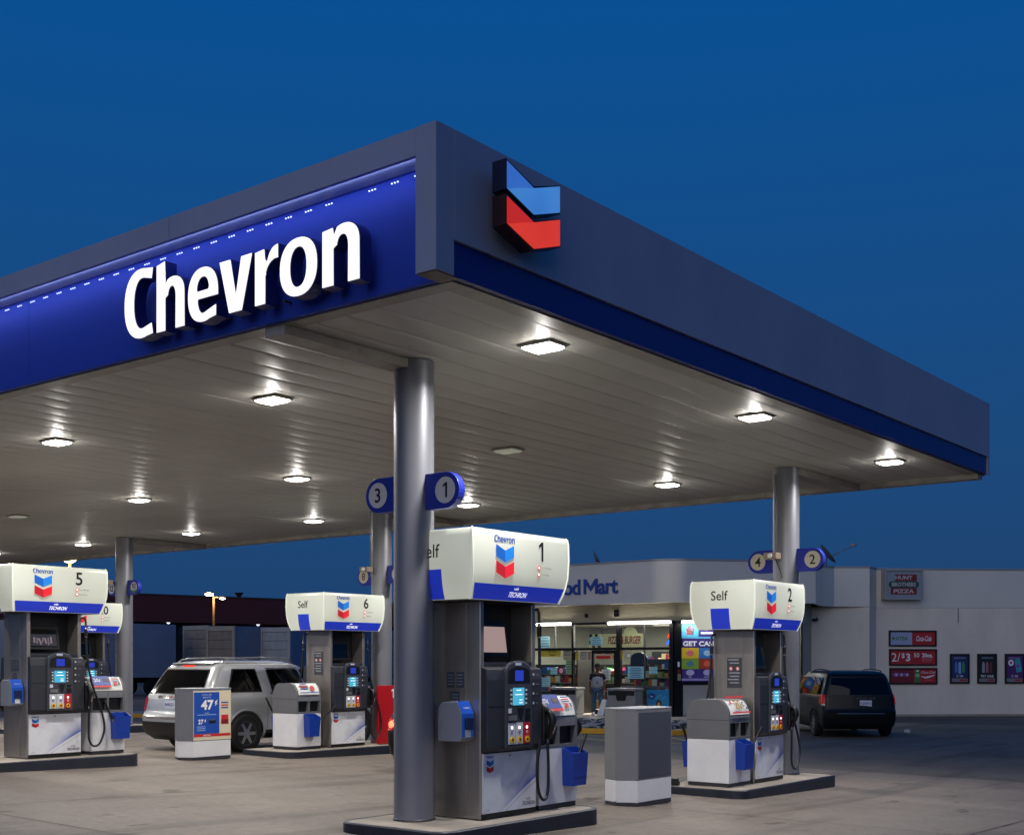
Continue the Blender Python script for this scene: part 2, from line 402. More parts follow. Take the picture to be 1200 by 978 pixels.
for a, b in zip([YF+.212, 14.2], [14.2, YB-.075]): MB().box(XR-.09, a, ZC+.002, XR-.03, b-.001, 5.178).build('blue_side_band', blue_band_m, canopy)
MB().box(XR-.07, YB-.074, ZC, XR-.001, YB, 5.178).build('band_end_cap', gray_fascia, canopy)
MB().box(XL, YB-.06, ZC-.02, XR-.072, YB-.003, ZT-.01).build('back_fascia', gray_fascia, canopy)
MB().box(XL, YF+.212, ZC, XL+.06, YB-.062, ZT-.01).build('end_fascia', gray_fascia, canopy)
MB().box(XL+.08, YF+.3, 5.72, XR-.1, YB-.08, 5.8).build('hidden_roof_deck', M('hidden_deck_metal', '#6a6a6a', .6, .3), canopy)  # unseen deck, added to block sky light coming through the ceiling
# soffit edge trims
MB().box(XL+.06, YF+.295, ZC-.012, XR-.1, YF+.47, ZC+.03).build('soffit_trim', trim_m, canopy)
MB().box(XR-.29, YF+.472, ZC-.012, XR-.095, YB-.29, ZC+.03).build('soffit_trim', trim_m, canopy)
MB().box(-6.645, YF+.012, ZC-.008, XR-.02, YF+.292, ZC-.0015).build('corner_soffit', M('worn_soffit', '#6a5f56', .6, .1, var=.5, vscale=9), canopy)
for a in range(8):
    x0 = XL+.06+a*3.92; MB().box(x0, YB-.28, ZC-.085, min(x0+3.91, XR-.1), YB-.062, ZC+.04).build('gutter', M('gutter_paint', '#b0aca2', .45, .1, var=.45, vscale=2.2), canopy, bevel=.006)
MB().box(XL+.062, YF+.472, ZC-.012, XL+.29, YB-.29, ZC+.03).build('soffit_trim', trim_m, canopy)
# soffit pans: one rolled panel each, shared mesh
pitch = .4; x = XR-.295; y0, y1 = YF+.474, YB-.285
prof = [(0, .05), (0, .02), (-.005, .004), (-.014, 0), (-.06, -.003), (-.2, -.006), (-.34, -.003), (-.384, 0), (-.393, .004), (-.398, .02), (-.3985, .05)]
pm = MB().prism([(p[0], p[1]) for p in prof], 0, y1-y0, 'y').mesh('ceiling_panel', soffit_m, smooth=30)
k = 0
while x-pitch > XL+.28:
    o = bpy.data.objects.new('ceiling_panel', pm); COL.objects.link(o); o.parent = canopy
    o.location = (x, y0, ZC+random.uniform(-.002, .002)); o.rotation_euler = (0, R(random.uniform(-.35, .35)), 0); x -= pitch; k += 1
# boxed drain runs from the columns to the canopy edges
COLX = [-8.66, -17.6, -26.38, -35.1]; CYF, CYB = 9.32, 18.07
for cx in COLX:
    MB().box(cx-.13, YF+.3, ZC-.10, cx+.13, CYF, ZC-.014).build('drain_cover', trim_m, canopy)
    MB().box(cx-.13, CYB, ZC-.12, cx+.13, YB-.29, ZC-.014).build('drain_cover', trim_m, canopy)

# ---------------------------------------------------------------- light bar over the blue panel
led_on = M('led_emitter', '#ffffff', .4, emit='#dfe8ff', es=1.3)
bar = empty('led_light_bar'); tag(bar, 'row of small white light emitting modules under the gray lip above the blue panel', 'light bar')
MB().box(XL+.4, YF+.205, 5.8245, -6.72, YF+.2285, 5.8285).build('channel', M('led_channel', '#27348c', .4), bar)
lm = MB()
for i in (-1, 0, 1): lm.box(i*.034-.006, YF+.220, 5.785, i*.034+.006, YF+.2285, 5.794)
lme = lm.mesh('led_module', led_on)
x = -6.83
while x > XL+.6:
    if not (-7.75 < x < -7.25 and abs(x+7.35) > .02):
        o = bpy.data.objects.new('led_module', lme); COL.objects.link(o); o.parent = bar; o.location = (x, 0, 0)
    x -= .26
for i in range(5):
    arealight('led_glow', (-9.68-i*6.0, YF+.035, 5.822), 11, 6.0, .05, color=(.46, .55, 1.0), parent=bar, rot=(R(58), 0, 0))

# ---------------------------------------------------------------- channel letters on the front fascia
face_white = M('letter_face_lit', '#ffffff', .4, emit='#fff8ee', es=1.0)
letter_can = M('letter_can_blue', '#1a266e', .4)
word = empty('channel_letter_sign', (-8.92, YF, 5.0)); word.location = (0,0,0)
tag(word, 'glowing white channel letters spelling the station name on the blue fascia', 'sign')
def glyph_word(body, bold):
    out = []; 
    def bbox(s):
        cu = bpy.data.curves.new('t', 'FONT'); cu.body = s; cu.offset = bold; cu.resolution_u = 6; cu.fill_mode = 'FRONT'; cu.space_character = .94
        ob = bpy.data.objects.new('t', cu); COL.objects.link(ob); bpy.context.view_layer.update()
        me = bpy.data.meshes.new_from_object(ob.evaluated_get(bpy.context.evaluated_depsgraph_get()))
        V = [v.co.copy() for v in me.vertices]; Fc = [tuple(p.vertices) for p in me.polygons]
        bpy.data.objects.remove(ob); bpy.data.curves.remove(cu); bpy.data.meshes.remove(me)
        return V, Fc
    for i, ch in enumerate(body):
        if ch == 'M' and i:                     # drawn by hand: four straight strokes
            Va, _ = bbox(body[:i+1]); x1 = max(v.x for v in Va); w_ = .78; x0 = x1-w_; t_ = .125
            out.append((ch, [(x0, 0), (x0+t_, 0), (x0+t_, .46), (x0+w_/2, .12), (x1-t_, .46), (x1-t_, 0), (x1, 0), (x1, .70), (x1-t_, .70), (x0+w_/2, .335), (x0+t_, .70), (x0, .70)], [(0, 1, 2, 10, 11), (2, 3, 9, 10), (3, 4, 8, 9), (4, 5, 6, 7, 8)])); continue
        if ch == ' ': out.append((ch, [], [])); continue
        Va, _ = bbox(body[:i+1]); V, Fc = bbox(ch)
        dx = max(v.x for v in Va)-max(v.x for v in V); out.append((ch, [(v.x+dx, v.y) for v in V], Fc))
    return out
def solid(V2, Fc, org, right, sx, sy, d0, d1, name, mat, parent):
    """a letter cut from sheet: flat glyph given real depth"""
    right = Vector(right); n = right.cross(UP)
    bm = bmesh.new(); vs = [bm.verts.new(Vector(org)+right*(p[0]*sx)+UP*(p[1]*sy)+n*d1) for p in V2]
    for f in Fc:
        try: bm.faces.new([vs[i] for i in f])
        except ValueError: pass
    r = bmesh.ops.extrude_face_region(bm, geom=bm.faces[:])
    bmesh.ops.translate(bm, verts=[e for e in r['geom'] if isinstance(e, bmesh.types.BMVert)], vec=n*(d0-d1))
    bmesh.ops.recalc_face_normals(bm, faces=bm.faces[:])
    me = bpy.data.meshes.new(name); bm.to_mesh(me); bm.free(); me.materials.append(mat)
    o = bpy.data.objects.new(name, me); COL.objects.link(o); o.parent = parent; return o
GW = station_word(0.0); GN = station_word(-.007)
sx = 3.26/2.845; sy = 1.0; x0g = 0.0
for (ch, V, Fc), (_, Vn, Fn) in zip(GW, GN):
    org = (-10.54, YF+.23, 4.985)
    let = solid(V, Fc, org, (1,0,0), sx, sy, .085, .215, 'letter', letter_can, word)
    solid(Vn, Fn, org, (1,0,0), sx, sy, .2155, .222, 'letter_face', face_white, let)
    xm = -10.54+(min(p[0] for p in V)+.06)*sx
    for xx in (xm, -10.54+(max(p[0] for p in V)-.07)*sx): MB().cyl((xx, YF+.23-.043, 5.03), .014, .084, 'y', 8).build('stand_off', steel_dark, let)

# ---------------------------------------------------------------- chevron emblem on the side fascia
def lit_plastic(name, c0, c1, es):
    m = bpy.data.materials.new(name); m.use_nodes = True; t = m.node_tree; b = t.nodes['Principled BSDF']
    tc = t.nodes.new('ShaderNodeTexCoord'); n = t.nodes.new('ShaderNodeTexWave'); n.inputs['Scale'].default_value = 2.6; n.inputs['Distortion'].default_value = .6; n.inputs['Detail'].default_value = 1
    mp = t.nodes.new('ShaderNodeMapping'); mp.inputs['Rotation'].default_value = (R(38), 0, 0); t.links.new(tc.outputs['Object'], mp.inputs[0]); t.links.new(mp.outputs[0], n.inputs[0])
    r = t.nodes.new('ShaderNodeValToRGB'); r.color_ramp.elements[0].color = (*C(c0), 1); r.color_ramp.elements[1].color = (*C(c1), 1); t.links.new(n.outputs[1], r.inputs[0])
    b.inputs['Base Color'].default_value = (*C(c0), 1); b.inputs['Roughness'].default_value = .3
    t.links.new(r.outputs[0], b.inputs['Emission Color']); b.inputs['Emission Strength'].default_value = es; return m
embl = empty('emblem_sign'); tag(embl, 'lit blue and red double chevron emblem box on the gray side fascia', 'sign')
def chev(zl, zr_, body_m, m1, m2, name):
    y0, y1 = 7.79, 8.53; ym = 8.16; h = .245; v = .115
    out = [(y0, zl), (y0, zl-h), (ym, zl-h-v), (y1, zl-h), (y1, zl), (ym, zl-v)]
    o = MB().prism(out, XR+.085, XR+.225, 'x').build(name, body_m, embl)
    i = .012
    MB().cyl((XR+.043, ym, zl-h*.5-v), .03, .082, 'x', 10).build('stand_off', steel_dark, o)
    X = XR+.2265
    a = [(y0+i, zl-.02), (y0+i, zl-h+.012), (ym, zl-v-.02)]
    b = [(y0+i, zl-h+.008), (ym-.01, zl-h-v+.012), (ym+.01, zl-h-v+.012), (y1-i, zl-h+.012), (y1-i, zl-.012), (ym+.002, zl-v-.018)]
    MB().prism(a, X, X+.004, 'x').build('upper_facet', m1, o); MB().prism(b, X, X+.0055, 'x').build('lower_facet', m2, o)
    return o
chev(5.885, 5.885, M('emblem_can_blue', '#0a1238', .3), lit_plastic('blue_facet_a', '#2450b4', '#4a8ae8', .6), lit_plastic('blue_facet_b', '#1f5cc0', '#5aa8f2', .62), 'blue_chevron')
chev(5.603, 5.603, M('emblem_can_red', '#2a0508', .3), lit_plastic('red_facet_a', '#c01c16', '#e03020', .7), lit_plastic('red_facet_b', '#c41a12', '#f4482e', .8), 'red_chevron')

# ---------------------------------------------------------------- recessed canopy lamps
lens_on = M('lamp_lens_lit', '#ffffff', .3, emit='#fffaf0', es=14.0)
lens_off = M('lamp_lens_unlit', '#c9cabd', .25, emit='#dfe6cf', es=.18)
hous = M('lamp_housing', '#8c8880', .4, .3)
LX = [-7.15, -11.05, -15.5, -19.85, -24.05, -28.5, -32.9]; LY = [9.55, 13.92, 18.3]
sh = [(-.20,-.15),(.20,-.15),(.20,.15),(-.20,.15)]
hm = MB().rings([[(p[0]*f, p[1]*f, z) for p in sh] for f, z in ((1, 0), (1, -.008), (.9, -.022), (.84, -.022), (.84, -.012))]).mesh('housing', hous)
lr = []
for f, z in ((.82, -.015), (.80, -.036), (.66, -.050), (.35, -.056)): lr.append([(p[0]*f, p[1]*f, z) for p in sh])
lens = MB().rings(lr)
lm_on = lens.mesh('lens', lens_on); lm_off = lens.mesh('lens', lens_off)
rowname = ['front canopy row', 'middle canopy row', 'rear canopy row']
for j, y in enumerate(LY):
    for i, x in enumerate(LX):
        dead = (j == 1 and i in (1, 4))
        L = empty('canopy_lamp', (x, y, ZC-.012))
        tag(L, ('unlit' if dead else 'glowing')+' ceiling lamp, '+('first', 'second', 'third', 'fourth', 'fifth', 'sixth', 'seventh')[i]+' from the side fascia, '+rowname[j], 'ceiling lamp', 'unlit canopy lamps' if dead else 'lit canopy lamps, '+rowname[j])
        for nm, me in (('housing', hm), ('lens', lm_off if dead else lm_on)):
            o = bpy.data.objects.new(nm, me); COL.objects.link(o); o.parent = L
        if not dead:
            arealight('lamp_light', (0, 0, -.062), 118, .3, color=(1, .965, .91), parent=L, spread=165)
            pl = bpy.data.lights.new('lamp_side_glow', 'POINT'); pl.energy = 6; pl.shadow_soft_size = .05; pl.color = (1, .96, .9)
            po = bpy.data.objects.new('lamp_side_glow', pl); COL.objects.link(po); po.parent = L; po.location = (0, 0, -.12)

# ---------------------------------------------------------------- pump islands and columns
edge_m = M('island_steel_edge', '#30343f', .45, .35, var=.2, vscale=5)
def rrect(x0, y0, x1, y1, r, n=6):
    out = []
    for cx, cy, a in ((x1-r, y0+r, -90), (x1-r, y1-r, 0), (x0+r, y1-r, 90), (x0+r, y0+r, 180)):
        for i in range(n+1): t = R(a+90*i/n); out.append((cx+r*math.cos(t), cy+r*math.sin(t)))
    return out
ISL = {}
def island(key, cx, y0, y1, hw=.73):
    cy = (y0+y1)/2; z = gz(cx, cy)+.15; ISL[key] = z
    e = empty('pump_island'); struct(e)
    ring = rrect(cx-hw, y0, cx+hw, y1, .22); inn = rrect(cx-hw+.05, y0+.05, cx+hw-.05, y1-.05, .18)
    b = MB(); b.rings([[(p[0], p[1], z-.4) for p in ring], [(p[0], p[1], z-.012) for p in ring], [(p[0], p[1], z) for p in [(q[0]+(w[0]-q[0])*.25, q[1]+(w[1]-q[1])*.25) for q, w in zip(ring, inn)]], [(p[0], p[1], z-.002) for p in inn]], cap=False).build('kerb_edge', edge_m, e)
    MB().prism(inn, z-.38, z-.004).build('island_slab', concrete, e)
    return e
island(1, -8.43, 8.72, 11.42); island(2, -8.73, 15.2, 18.42); island(5, -17.76, 8.5, 12.02); island(6, -17.66, 15.05, 18.55); island(10, -26.35, 15.05, 18.55)

sign_blue = M('sign_blade_blue', '#1a2a96', .4); sign_disc = M('sign_disc_face', '#c9c9cb', .45); sign_disc_tan = M('sign_disc_aged', '#c2b9a6', .45)
def column(cx, cy, zb, label):
    e = empty('canopy_column', (cx, cy, zb)); tag(e, label, 'column', 'round steel canopy columns')
    MB().cyl((0, 0, (ZC-zb)/2-.006), .205, ZC-zb-.012, 'z', 40).build('shaft', col_paint, e, smooth=60)
    MB().lathe([(.215, .0), (.215, .012), (.209, .02), (.206, .02)], n=40).build('base_collar', steel_dark, e, smooth=60)
    return e
c1 = column(-8.62, 9.32, ISL[1], 'thick round steel column standing before the pump numbered one')
c2 = column(-8.74, 18.07, ISL[2], 'round steel column behind the pump numbered two')
c3 = column(-17.6, 18.07, ISL[6], 'round steel column with red guard board behind the pump numbered six')
c4 = column(-26.38, 18.07, ISL[10], 'round steel column behind the pump numbered ten')
c5 = column(-17.76, 9.3, ISL[5], 'round steel column before the pump numbered five')
# conduits
for c, ang in ((c2, -115), (c3, -150)):
    a = R(ang); MB().tube([(.225*math.cos(a), .225*math.sin(a), 3.35), (.225*math.cos(a), .225*math.sin(a), 4.7)], .014, 8).build('conduit', col_paint, c, smooth=True)
MB().tube([(.19*math.cos(R(-115)), .225*math.sin(R(-115)), 3.36), (.0, -.225, 3.2), (.05, -.24, 3.06)], .007, 6).build('cable', rubber, c2)

def num_sign(num, cx, cy, z, side, label, face=None, w=.45, h=.36, green=False):
    e = empty('pump_number_sign', (cx, cy, z)); tag(e, label, 'number sign')
    r = h/2; L = w-r; pts = [(0, -r)]
    for i in range(17): a = R(-90+180*i/16); pts.append((L+r*math.cos(a), r*math.sin(a)))
    pts.append((0, r)); pts = [(side*(p[0]+.195), p[1]) for p in pts]
    MB().prism(pts, -.045, .045, 'y').build('blade', sign_blue, e, bevel=.004)
    dx = side*(L+.195)
    disc('disc', face or sign_disc, (dx, -.046, 0), .132, FY, UP, e)
    text('numeral', num, ink_black, (dx, -.05, .0 if not green else .025), h=.15 if not green else .13, right=FY, parent=e, bold=.012)
    if green:
        q = [(dx+.132*math.cos(R(a)), .132*math.sin(R(a))) for a in range(-150, -29, 10)]
        MB().prism(q, -.0515, -.0495, 'y').build('green_segment', M('green_ink', '#2c8a3c', .5), e)
    return e
num_sign('1', -8.62, 9.32, 3.555, 1, 'blue blade sign with numeral one on the column before pump one')
num_sign('3', -8.62, 9.32, 3.575, -1, 'blue blade sign with numeral three on the column before pump one')
num_sign('2', -8.74, 18.07, 3.44, 1, 'blue blade sign with numeral two behind pump two', sign_disc_tan)
num_sign('4', -8.74, 18.07, 3.44, -1, 'blue blade sign with numeral four behind pump two', sign_disc_tan)
num_sign('6', -17.6, 18.07, 3.6, 1, 'blue blade sign with numeral six on the column with the red guard board')
num_sign('8', -17.6, 18.07, 3.58, -1, 'blue blade sign with numeral eight on the column with the red guard board', sign_disc_tan)
num_sign('10', -26.38, 18.07, 3.66, 1, 'blue blade sign with numeral ten and green strip behind pump ten', green=True)
num_sign('12', -26.38, 18.07, 3.66, -1, 'blue blade sign with numeral twelve behind pump ten')
tan = M('tan_metal_box', '#8c7f70', .5, .2)
def flood(cx, cy, z, dx, label):
    e = empty('security_camera', (cx+dx, cy-.29, z)); tag(e, label, 'camera')
    MB().box(-.14, -.10, -.05, .08, .07, .05).build('housing', tan, e, bevel=.012)
    MB().cyl((-.02, -.115, 0), .035, .03, 'y', 14).build('lens_ring', white_paint, e); MB().box(-.03, .07, -.03, .03, .12, .03).build('bracket', steel_dark, e)
flood(-8.74, 18.07, 3.50, -.06, 'tan security camera box on the column behind pump two')
flood(-17.6, 18.07, 3.70, -.10, 'tan security camera box over the numeral eight sign')
flood(-26.38, 18.07, 3.80, -.2, 'tan security camera box on the column behind pump ten')
# red guard board on the column behind pump 6
e = empty('guard_board', (-17.25, 17.8, ISL[6])); tag(e, 'red guard board with white figure against the column behind pump six', 'guard board')
MB().box(-.02, -.22, 0.01, .03, .24, 1.16).build('board', M('red_board_paint', '#b3141c', .4), e, bevel=.008)
text('numeral', '1', ink_white, (.031, .19, 1.0), h=.18, parent=e, bold=.03)
# ================================================================ fuel pumps
top_lit = bpy.data.materials.new('topper_lit_face'); top_lit.use_nodes = True
def _top():
    t = top_lit.node_tree; b = t.nodes['Principled BSDF']; b.inputs['Base Color'].default_value = (.44, .46, .41, 1); b.inputs['Roughness'].default_value = .3
    tc = t.nodes.new('ShaderNodeTexCoord'); n = t.nodes.new('ShaderNodeTexNoise'); n.inputs['Scale'].default_value = 1.6; n.inputs['Detail'].default_value = 1
    t.links.new(tc.outputs['Object'], n.inputs['Vector'])
    r = t.nodes.new('ShaderNodeValToRGB'); r.color_ramp.elements[0].position = .3; r.color_ramp.elements[1].position = .75
    r.color_ramp.elements[0].color = (*C('#d2d3c0'), 1); r.color_ramp.elements[1].color = (*C('#f4f7e2'), 1)
    t.links.new(n.outputs[0], r.inputs[0]); t.links.new(r.outputs[0], b.inputs['Emission Color']); b.inputs['Emission Strength'].default_value = .38
_top()
top_trim = M('topper_trim', '#d8dacf', .35, emit='#e8ecdc', es=.35)
top_blue = M('topper_blue_lit', '#1d2f9c', .35, emit='#1f34b4', es=.55)
tlogo_b = M('topper_logo_blue', '#1f6fbf', .4, emit='#1f78d0', es=.5); tlogo_b2 = M('topper_logo_blue_dark', '#14509e', .4, emit='#1458b4', es=.5)
tlogo_r = M('topper_logo_red', '#c81f2d', .4, emit='#d81f2d', es=.5); tlogo_r2 = M('topper_logo_red_dark', '#9d1522', .4, emit='#b01522', es=.5)
tword = M('topper_word_blue', '#123a8c', .5, emit='#1b4fae', es=.3); twhite = M('topper_white', '#ffffff', .5, emit='#ffffff', es=.75); tred = M('topper_red', '#d06050', .5, emit='#d85040', es=.35)
def swoosh():
    m = bpy.data.materials.new('panel_swoosh_print'); m.use_nodes = True; t = m.node_tree; b = t.nodes['Principled BSDF']; b.inputs['Roughness'].default_value = .3
    tc = t.nodes.new('ShaderNodeTexCoord'); sp = t.nodes.new('ShaderNodeSeparateXYZ'); t.links.new(tc.outputs['Object'], sp.inputs[0])
    def mth(op, a, c=None, cl=False):
        n = t.nodes.new('ShaderNodeMath'); n.operation = op; n.use_clamp = cl
        for i, v in enumerate((a, c)):
            if v is None: continue
            if isinstance(v, (int, float)): n.inputs[i].default_value = v
            else: t.links.new(v, n.inputs[i])
        return n.outputs[0]
    y = mth('ADD', sp.outputs['Y'], .17); yc = mth('MAXIMUM', y, 0.0)
    curve = mth('ADD', mth('MULTIPLY', yc, .62), mth('ADD', mth('MULTIPLY', mth('POWER', yc, 2.0), -.12), .05))
    d = mth('SUBTRACT', sp.outputs['Z'], curve)                     # height above the printed curve
    up = mth('GREATER_THAN', d, 0.0)
    fade = mth('POWER', 2.718, mth('MULTIPLY', d, -11.0)); fade = mth('MULTIPLY', mth('MINIMUM', fade, 1.0), up)
    reach = mth('MULTIPLY', mth('ADD', y, .05, True), 1.9, True); blue = mth('MULTIPLY', fade, reach, True)
    line = mth('MULTIPLY', mth('LESS_THAN', mth('ABSOLUTE', mth('ADD', d, .045)), .006), .45)
    mx1 = t.nodes.new('ShaderNodeMix'); mx1.data_type = 'RGBA'; mx1.inputs[6].default_value = (*C('#dfe0e6'), 1); mx1.inputs[7].default_value = (*C('#1a4fb4'), 1); t.links.new(blue, mx1.inputs[0])
    mx2 = t.nodes.new('ShaderNodeMix'); mx2.data_type = 'RGBA'; mx2.inputs[7].default_value = (*C('#8a8d96'), 1); t.links.new(line, mx2.inputs[0]); t.links.new(mx1.outputs[2], mx2.inputs[6])
    n = t.nodes.new('ShaderNodeTexNoise'); n.inputs['Scale'].default_value = 5; n.inputs['Detail'].default_value = 6; t.links.new(tc.outputs['Object'], n.inputs['Vector'])
    rr = t.nodes.new('ShaderNodeValToRGB'); rr.color_ramp.elements[0].position = .3; rr.color_ramp.elements[0].color = (.78, .76, .73, 1); rr.color_ramp.elements[1].position = .6; rr.color_ramp.elements[1].color = (1, 1, 1, 1); t.links.new(n.outputs[0], rr.inputs[0])
    mx3 = t.nodes.new('ShaderNodeMix'); mx3.data_type = 'RGBA'; mx3.blend_type = 'MULTIPLY'; mx3.inputs[0].default_value = .8; t.links.new(mx2.outputs[2], mx3.inputs[6]); t.links.new(rr.outputs[0], mx3.inputs[7])
    t.links.new(mx3.outputs[2], b.inputs['Base Color']); return m
swoosh_m = swoosh()
scr_cyan = M('screen_cyan', '#103040', .2, emit='#58c8ee', es=.75); scr_blue = M('screen_blue', '#0c1550', .2, emit='#3346c8', es=.7)
scr_pink = M('screen_pink', '#503c40', .2, emit='#b09690', es=.8); scr_off = M('screen_off', '#050608', .12)
scr_text = M('screen_text', '#ffffff', .4, emit='#e8fcff', es=.8)
yellow_b = M('yellow_button', '#d8a818', .4, emit='#d8a818', es=.08); grade_w = M('grade_label_white', '#c4c6cc', .4); grade_r = M('grade_label_red', '#b8202a', .4)
lite = M('grade_lamp', '#ffffff', .4, emit='#ffffff', es=2.5)
hose_m = M('hose_rubber', '#08080a', .45)

def chevrons(c, w, right, up, parent, mats, depth=.003):
    """two stacked chevrons, each a part"""
    c = Vector(c); right = Vector(right).normalized(); up = Vector(up).normalized(); n = right.cross(up)
    for k, (ma, mb_) in enumerate(((mats[0], mats[1]), (mats[2], mats[3]))):
        top = w*(.62-k*.56); arm = w*.42; vd = w*.2
        P = lambda a, b: c+right*(a*w)+up*b
        l = [P(-.5, top), P(-.5, top-arm), P(0, top-arm-vd), P(0, top-vd)]; r = [P(0, top-vd), P(0, top-arm-vd), P(.5, top-arm), P(.5, top)]
        b = MB(); b.mat(1).poly([p+n*depth for p in l]); b.mat(0).poly([p+n*depth for p in r])
        b.build('logo_chevron', [ma, mb_], parent)
def catenary(p0, p1, sag, n=18):
    out = []
    for i in range(n+1):
        f = i/n; p = Vector(p0)*(1-f)+Vector(p1)*f; out.append(p)
    return out
def bez(pts, n=10):
    """smooth path through points (Catmull-Rom)"""
    P = [Vector(p) for p in pts]; P = [P[0]*2-P[1]]+P+[P[-1]*2-P[-2]]; out = []
    for i in range(1, len(P)-2):
        for k in range(n):
            t = k/n; a, b, c, d = P[i-1], P[i], P[i+1], P[i+2]
            out.append(.5*((2*b)+(c-a)*t+(2*a-5*b+4*c-d)*t*t+(3*b-a-3*c+d)*t**3))
    out.append(P[-2]); return out

def pump_face(p, s, num, tv, loop, full=True):
    """everything on one serving side; s = +1 towards +X, -1 the far side (turned half round)"""
    Tm = Matrix.Rotation(0 if s > 0 else math.pi, 4, 'Z')
    made = []
    def B(mb, name, mat, parent=None, **k):
        o = mb.build(name, mat, parent or p, **k)
        if s < 0 and parent is None: o.matrix_local = Tm
        return o
    right = FX
    # lower service panel and plinth
    B(MB().box(.335, -.445, .008, .348, .445, .058), 'plinth_strip', black_pl)
    lp = B(MB().box(.336, -.44, .062, .356, .44, .668), 'service_panel', swoosh_m)
    B(MB().cyl((.357, -.005, .635), .010, .006, 'x', 12), 'panel_lock', steel_dark)
    if full:
        chevrons((.3562, -.335, .535), .115, FX, UP, lp, (logo_blue, logo_blue2, logo_red, logo_red2))
        text('lettering', 'Chevron', ink_blue, (.3562, -.335, .635), w=.115, parent=lp, bold=.02)
        text('lettering', 'with', ink_gray, (.3562, .30, .165), h=.03, parent=lp, shear=.3)
        text('lettering', 'TECHRON', ink_gray, (.3562, .31, .115), h=.042, w=.22, parent=lp, shear=.35, bold=.02)
        text('lettering', '17-0082', ink_gray, (.3562, -.37, .095), h=.012, parent=lp)
    # payment head
    hb = MB(); prof = [(.31, .675), (.40, .690), (.425, .74), (.425, 1.42), (.405, 1.535), (.31, 1.56)]
    hb.prism(prof, -.45, .46, 'y'); hd = B(hb, 'payment_head', dark_gray, bevel=.012)
    B(MB().box(.4255, -.44, 1.145, .427, -.2, 1.151), 'head_seam', black_pl)
    # bezel with arched top
    pts = [(-.195, .72), (.255, .72), (.245, 1.50)]
    for i in range(1, 12): a = R(i*15); pts.append((.03+.215*math.cos(a), 1.50+.115*math.sin(a)))
    pts.append((-.185, 1.50))
    bz = B(MB().prism(pts, .40, .448, 'x'), 'bezel', mid_gray if False else M('bezel_gray', '#3a3d46', .4, var=.06), bevel=.01)
    hood = [(-.155, 1.385), (.215, 1.385), (.205, 1.50)]
    for i in range(1, 8): a = R(i*22.5); hood.append((.03+.175*math.cos(a), 1.50+.05*math.sin(a)))
    hood.append((-.145, 1.50))
    B(MB().prism(hood, .4485, .4505, 'x'), 'display_hood', black_pl)
    B(MB().box(.4507, -.04, 1.405, .4525, .10, 1.515), 'price_display', scr_blue)
    B(MB().box(.4487, -.035, 1.565, .452, .065, 1.595), 'maker_badge', M('badge_white', '#b9bfd4', .4))
    sc_ = B(MB().box(.4487, -.075, 1.155, .452, .115, 1.335), 'screen', scr_cyan)
    if full:
        for i, (w, zz) in enumerate(((.08, 1.31), (.12, 1.265), (.05, 1.21), (.06, 1.18))):
            plate('screen_line', scr_text, (.4522, .02+(.035 if i > 1 else 0), zz), w, .009, parent=sc_, depth=.0006, thick=.0008)
        for sy in (-.105, .145):
            for i in range(4): B(MB().box(.4487, sy-.012, 1.165+i*.045, .456, sy+.012, 1.185+i*.045), 'soft_key', white_paint)
        # card slot, keypad, receipt door, reader
        B(MB().prism([(.0, 1.13), (.11, 1.13), (.085, 1.06), (.06, 1.0), (.05, 1.0), (.025, 1.06)], .4487, .455, 'x'), 'card_slot', black_pl)
        B(MB().box(.4487, -.15, 1.075, .453, -.10, 1.125), 'reader_light', M('reader_glow', '#c8ccd4', .4))
        B(MB().box(.4487, -.15, 1.0, .462, -.02, 1.05), 'keypad', steel)
        B(MB().box(.4487, .135, .995, .456, .215, 1.06), 'receipt_slot', black_pl)
        B(MB().box(.4487, .14, 1.085, .456, .21, 1.12), 'contactless_reader', black_pl)
        # three grade selectors
        for i, m in enumerate((grade_w, grade_w, grade_r)):
            yy = -.155+i*.125
            gl = B(MB().box(.4487, yy, .755, .4525, yy+.118, .975), 'grade_label', m)
            disc('grade_lamp', lite, (.4525, yy+.06, .925), .014, FX, UP, gl)
            pts8 = [(yy+.062+.036*math.cos(R(22.5+45*k)), .80+.036*math.sin(R(22.5+45*k))) for k in range(8)]
            gb = MB().prism(pts8, .4528, .462, 'x').build('grade_button', yellow_b, gl)
            disc('button_dot', ink_black, (.462, yy+.062, .80), .014, FX, UP, gl)
            text('lettering', ('87', '89', '93')[i], ink_blue if i < 2 else ink_white, (.4527, yy+.06, .875), h=.03, parent=gl, bold=.02)
        # icon strip
        for i, zz in enumerate((1.47, 1.37, 1.27, 1.17)):
            disc('icon', M('icon_print', '#b6bac6', .5), (.4262, .30, zz), .014, FX, UP, hd)
            text('lettering', ('Insert', 'Select', 'Lift', 'Fuel')[i], M('icon_print2', '#8e93a2', .5), (.4262, .345, zz), h=.016, parent=hd, align='l')
    # screen alcove above the head
    B(MB().box(.0, -.40, 1.57, .05, .40, 2.21), 'alcove_back', black_pl)
    B(MB().box(.052, -.40, 1.565, .33, .40, 1.60), 'alcove_shelf', dark_gray)
    mon = MB(); tilt = [(.17, 1.66), (.205, 1.66), (.155, 2.02), (.12, 2.02)]
    mon.prism(tilt, -.36, .17, 'y'); mo = B(mon, 'monitor', black_pl, bevel=.006)
    tu = Vector((-.05, 0, .36)).normalized(); mc = Vector((.1815, -.095, 1.835))
    plate('monitor_screen', scr_pink if tv == 'pink' else scr_off, mc, .46, .27, FX, tu, mo, depth=.0025)
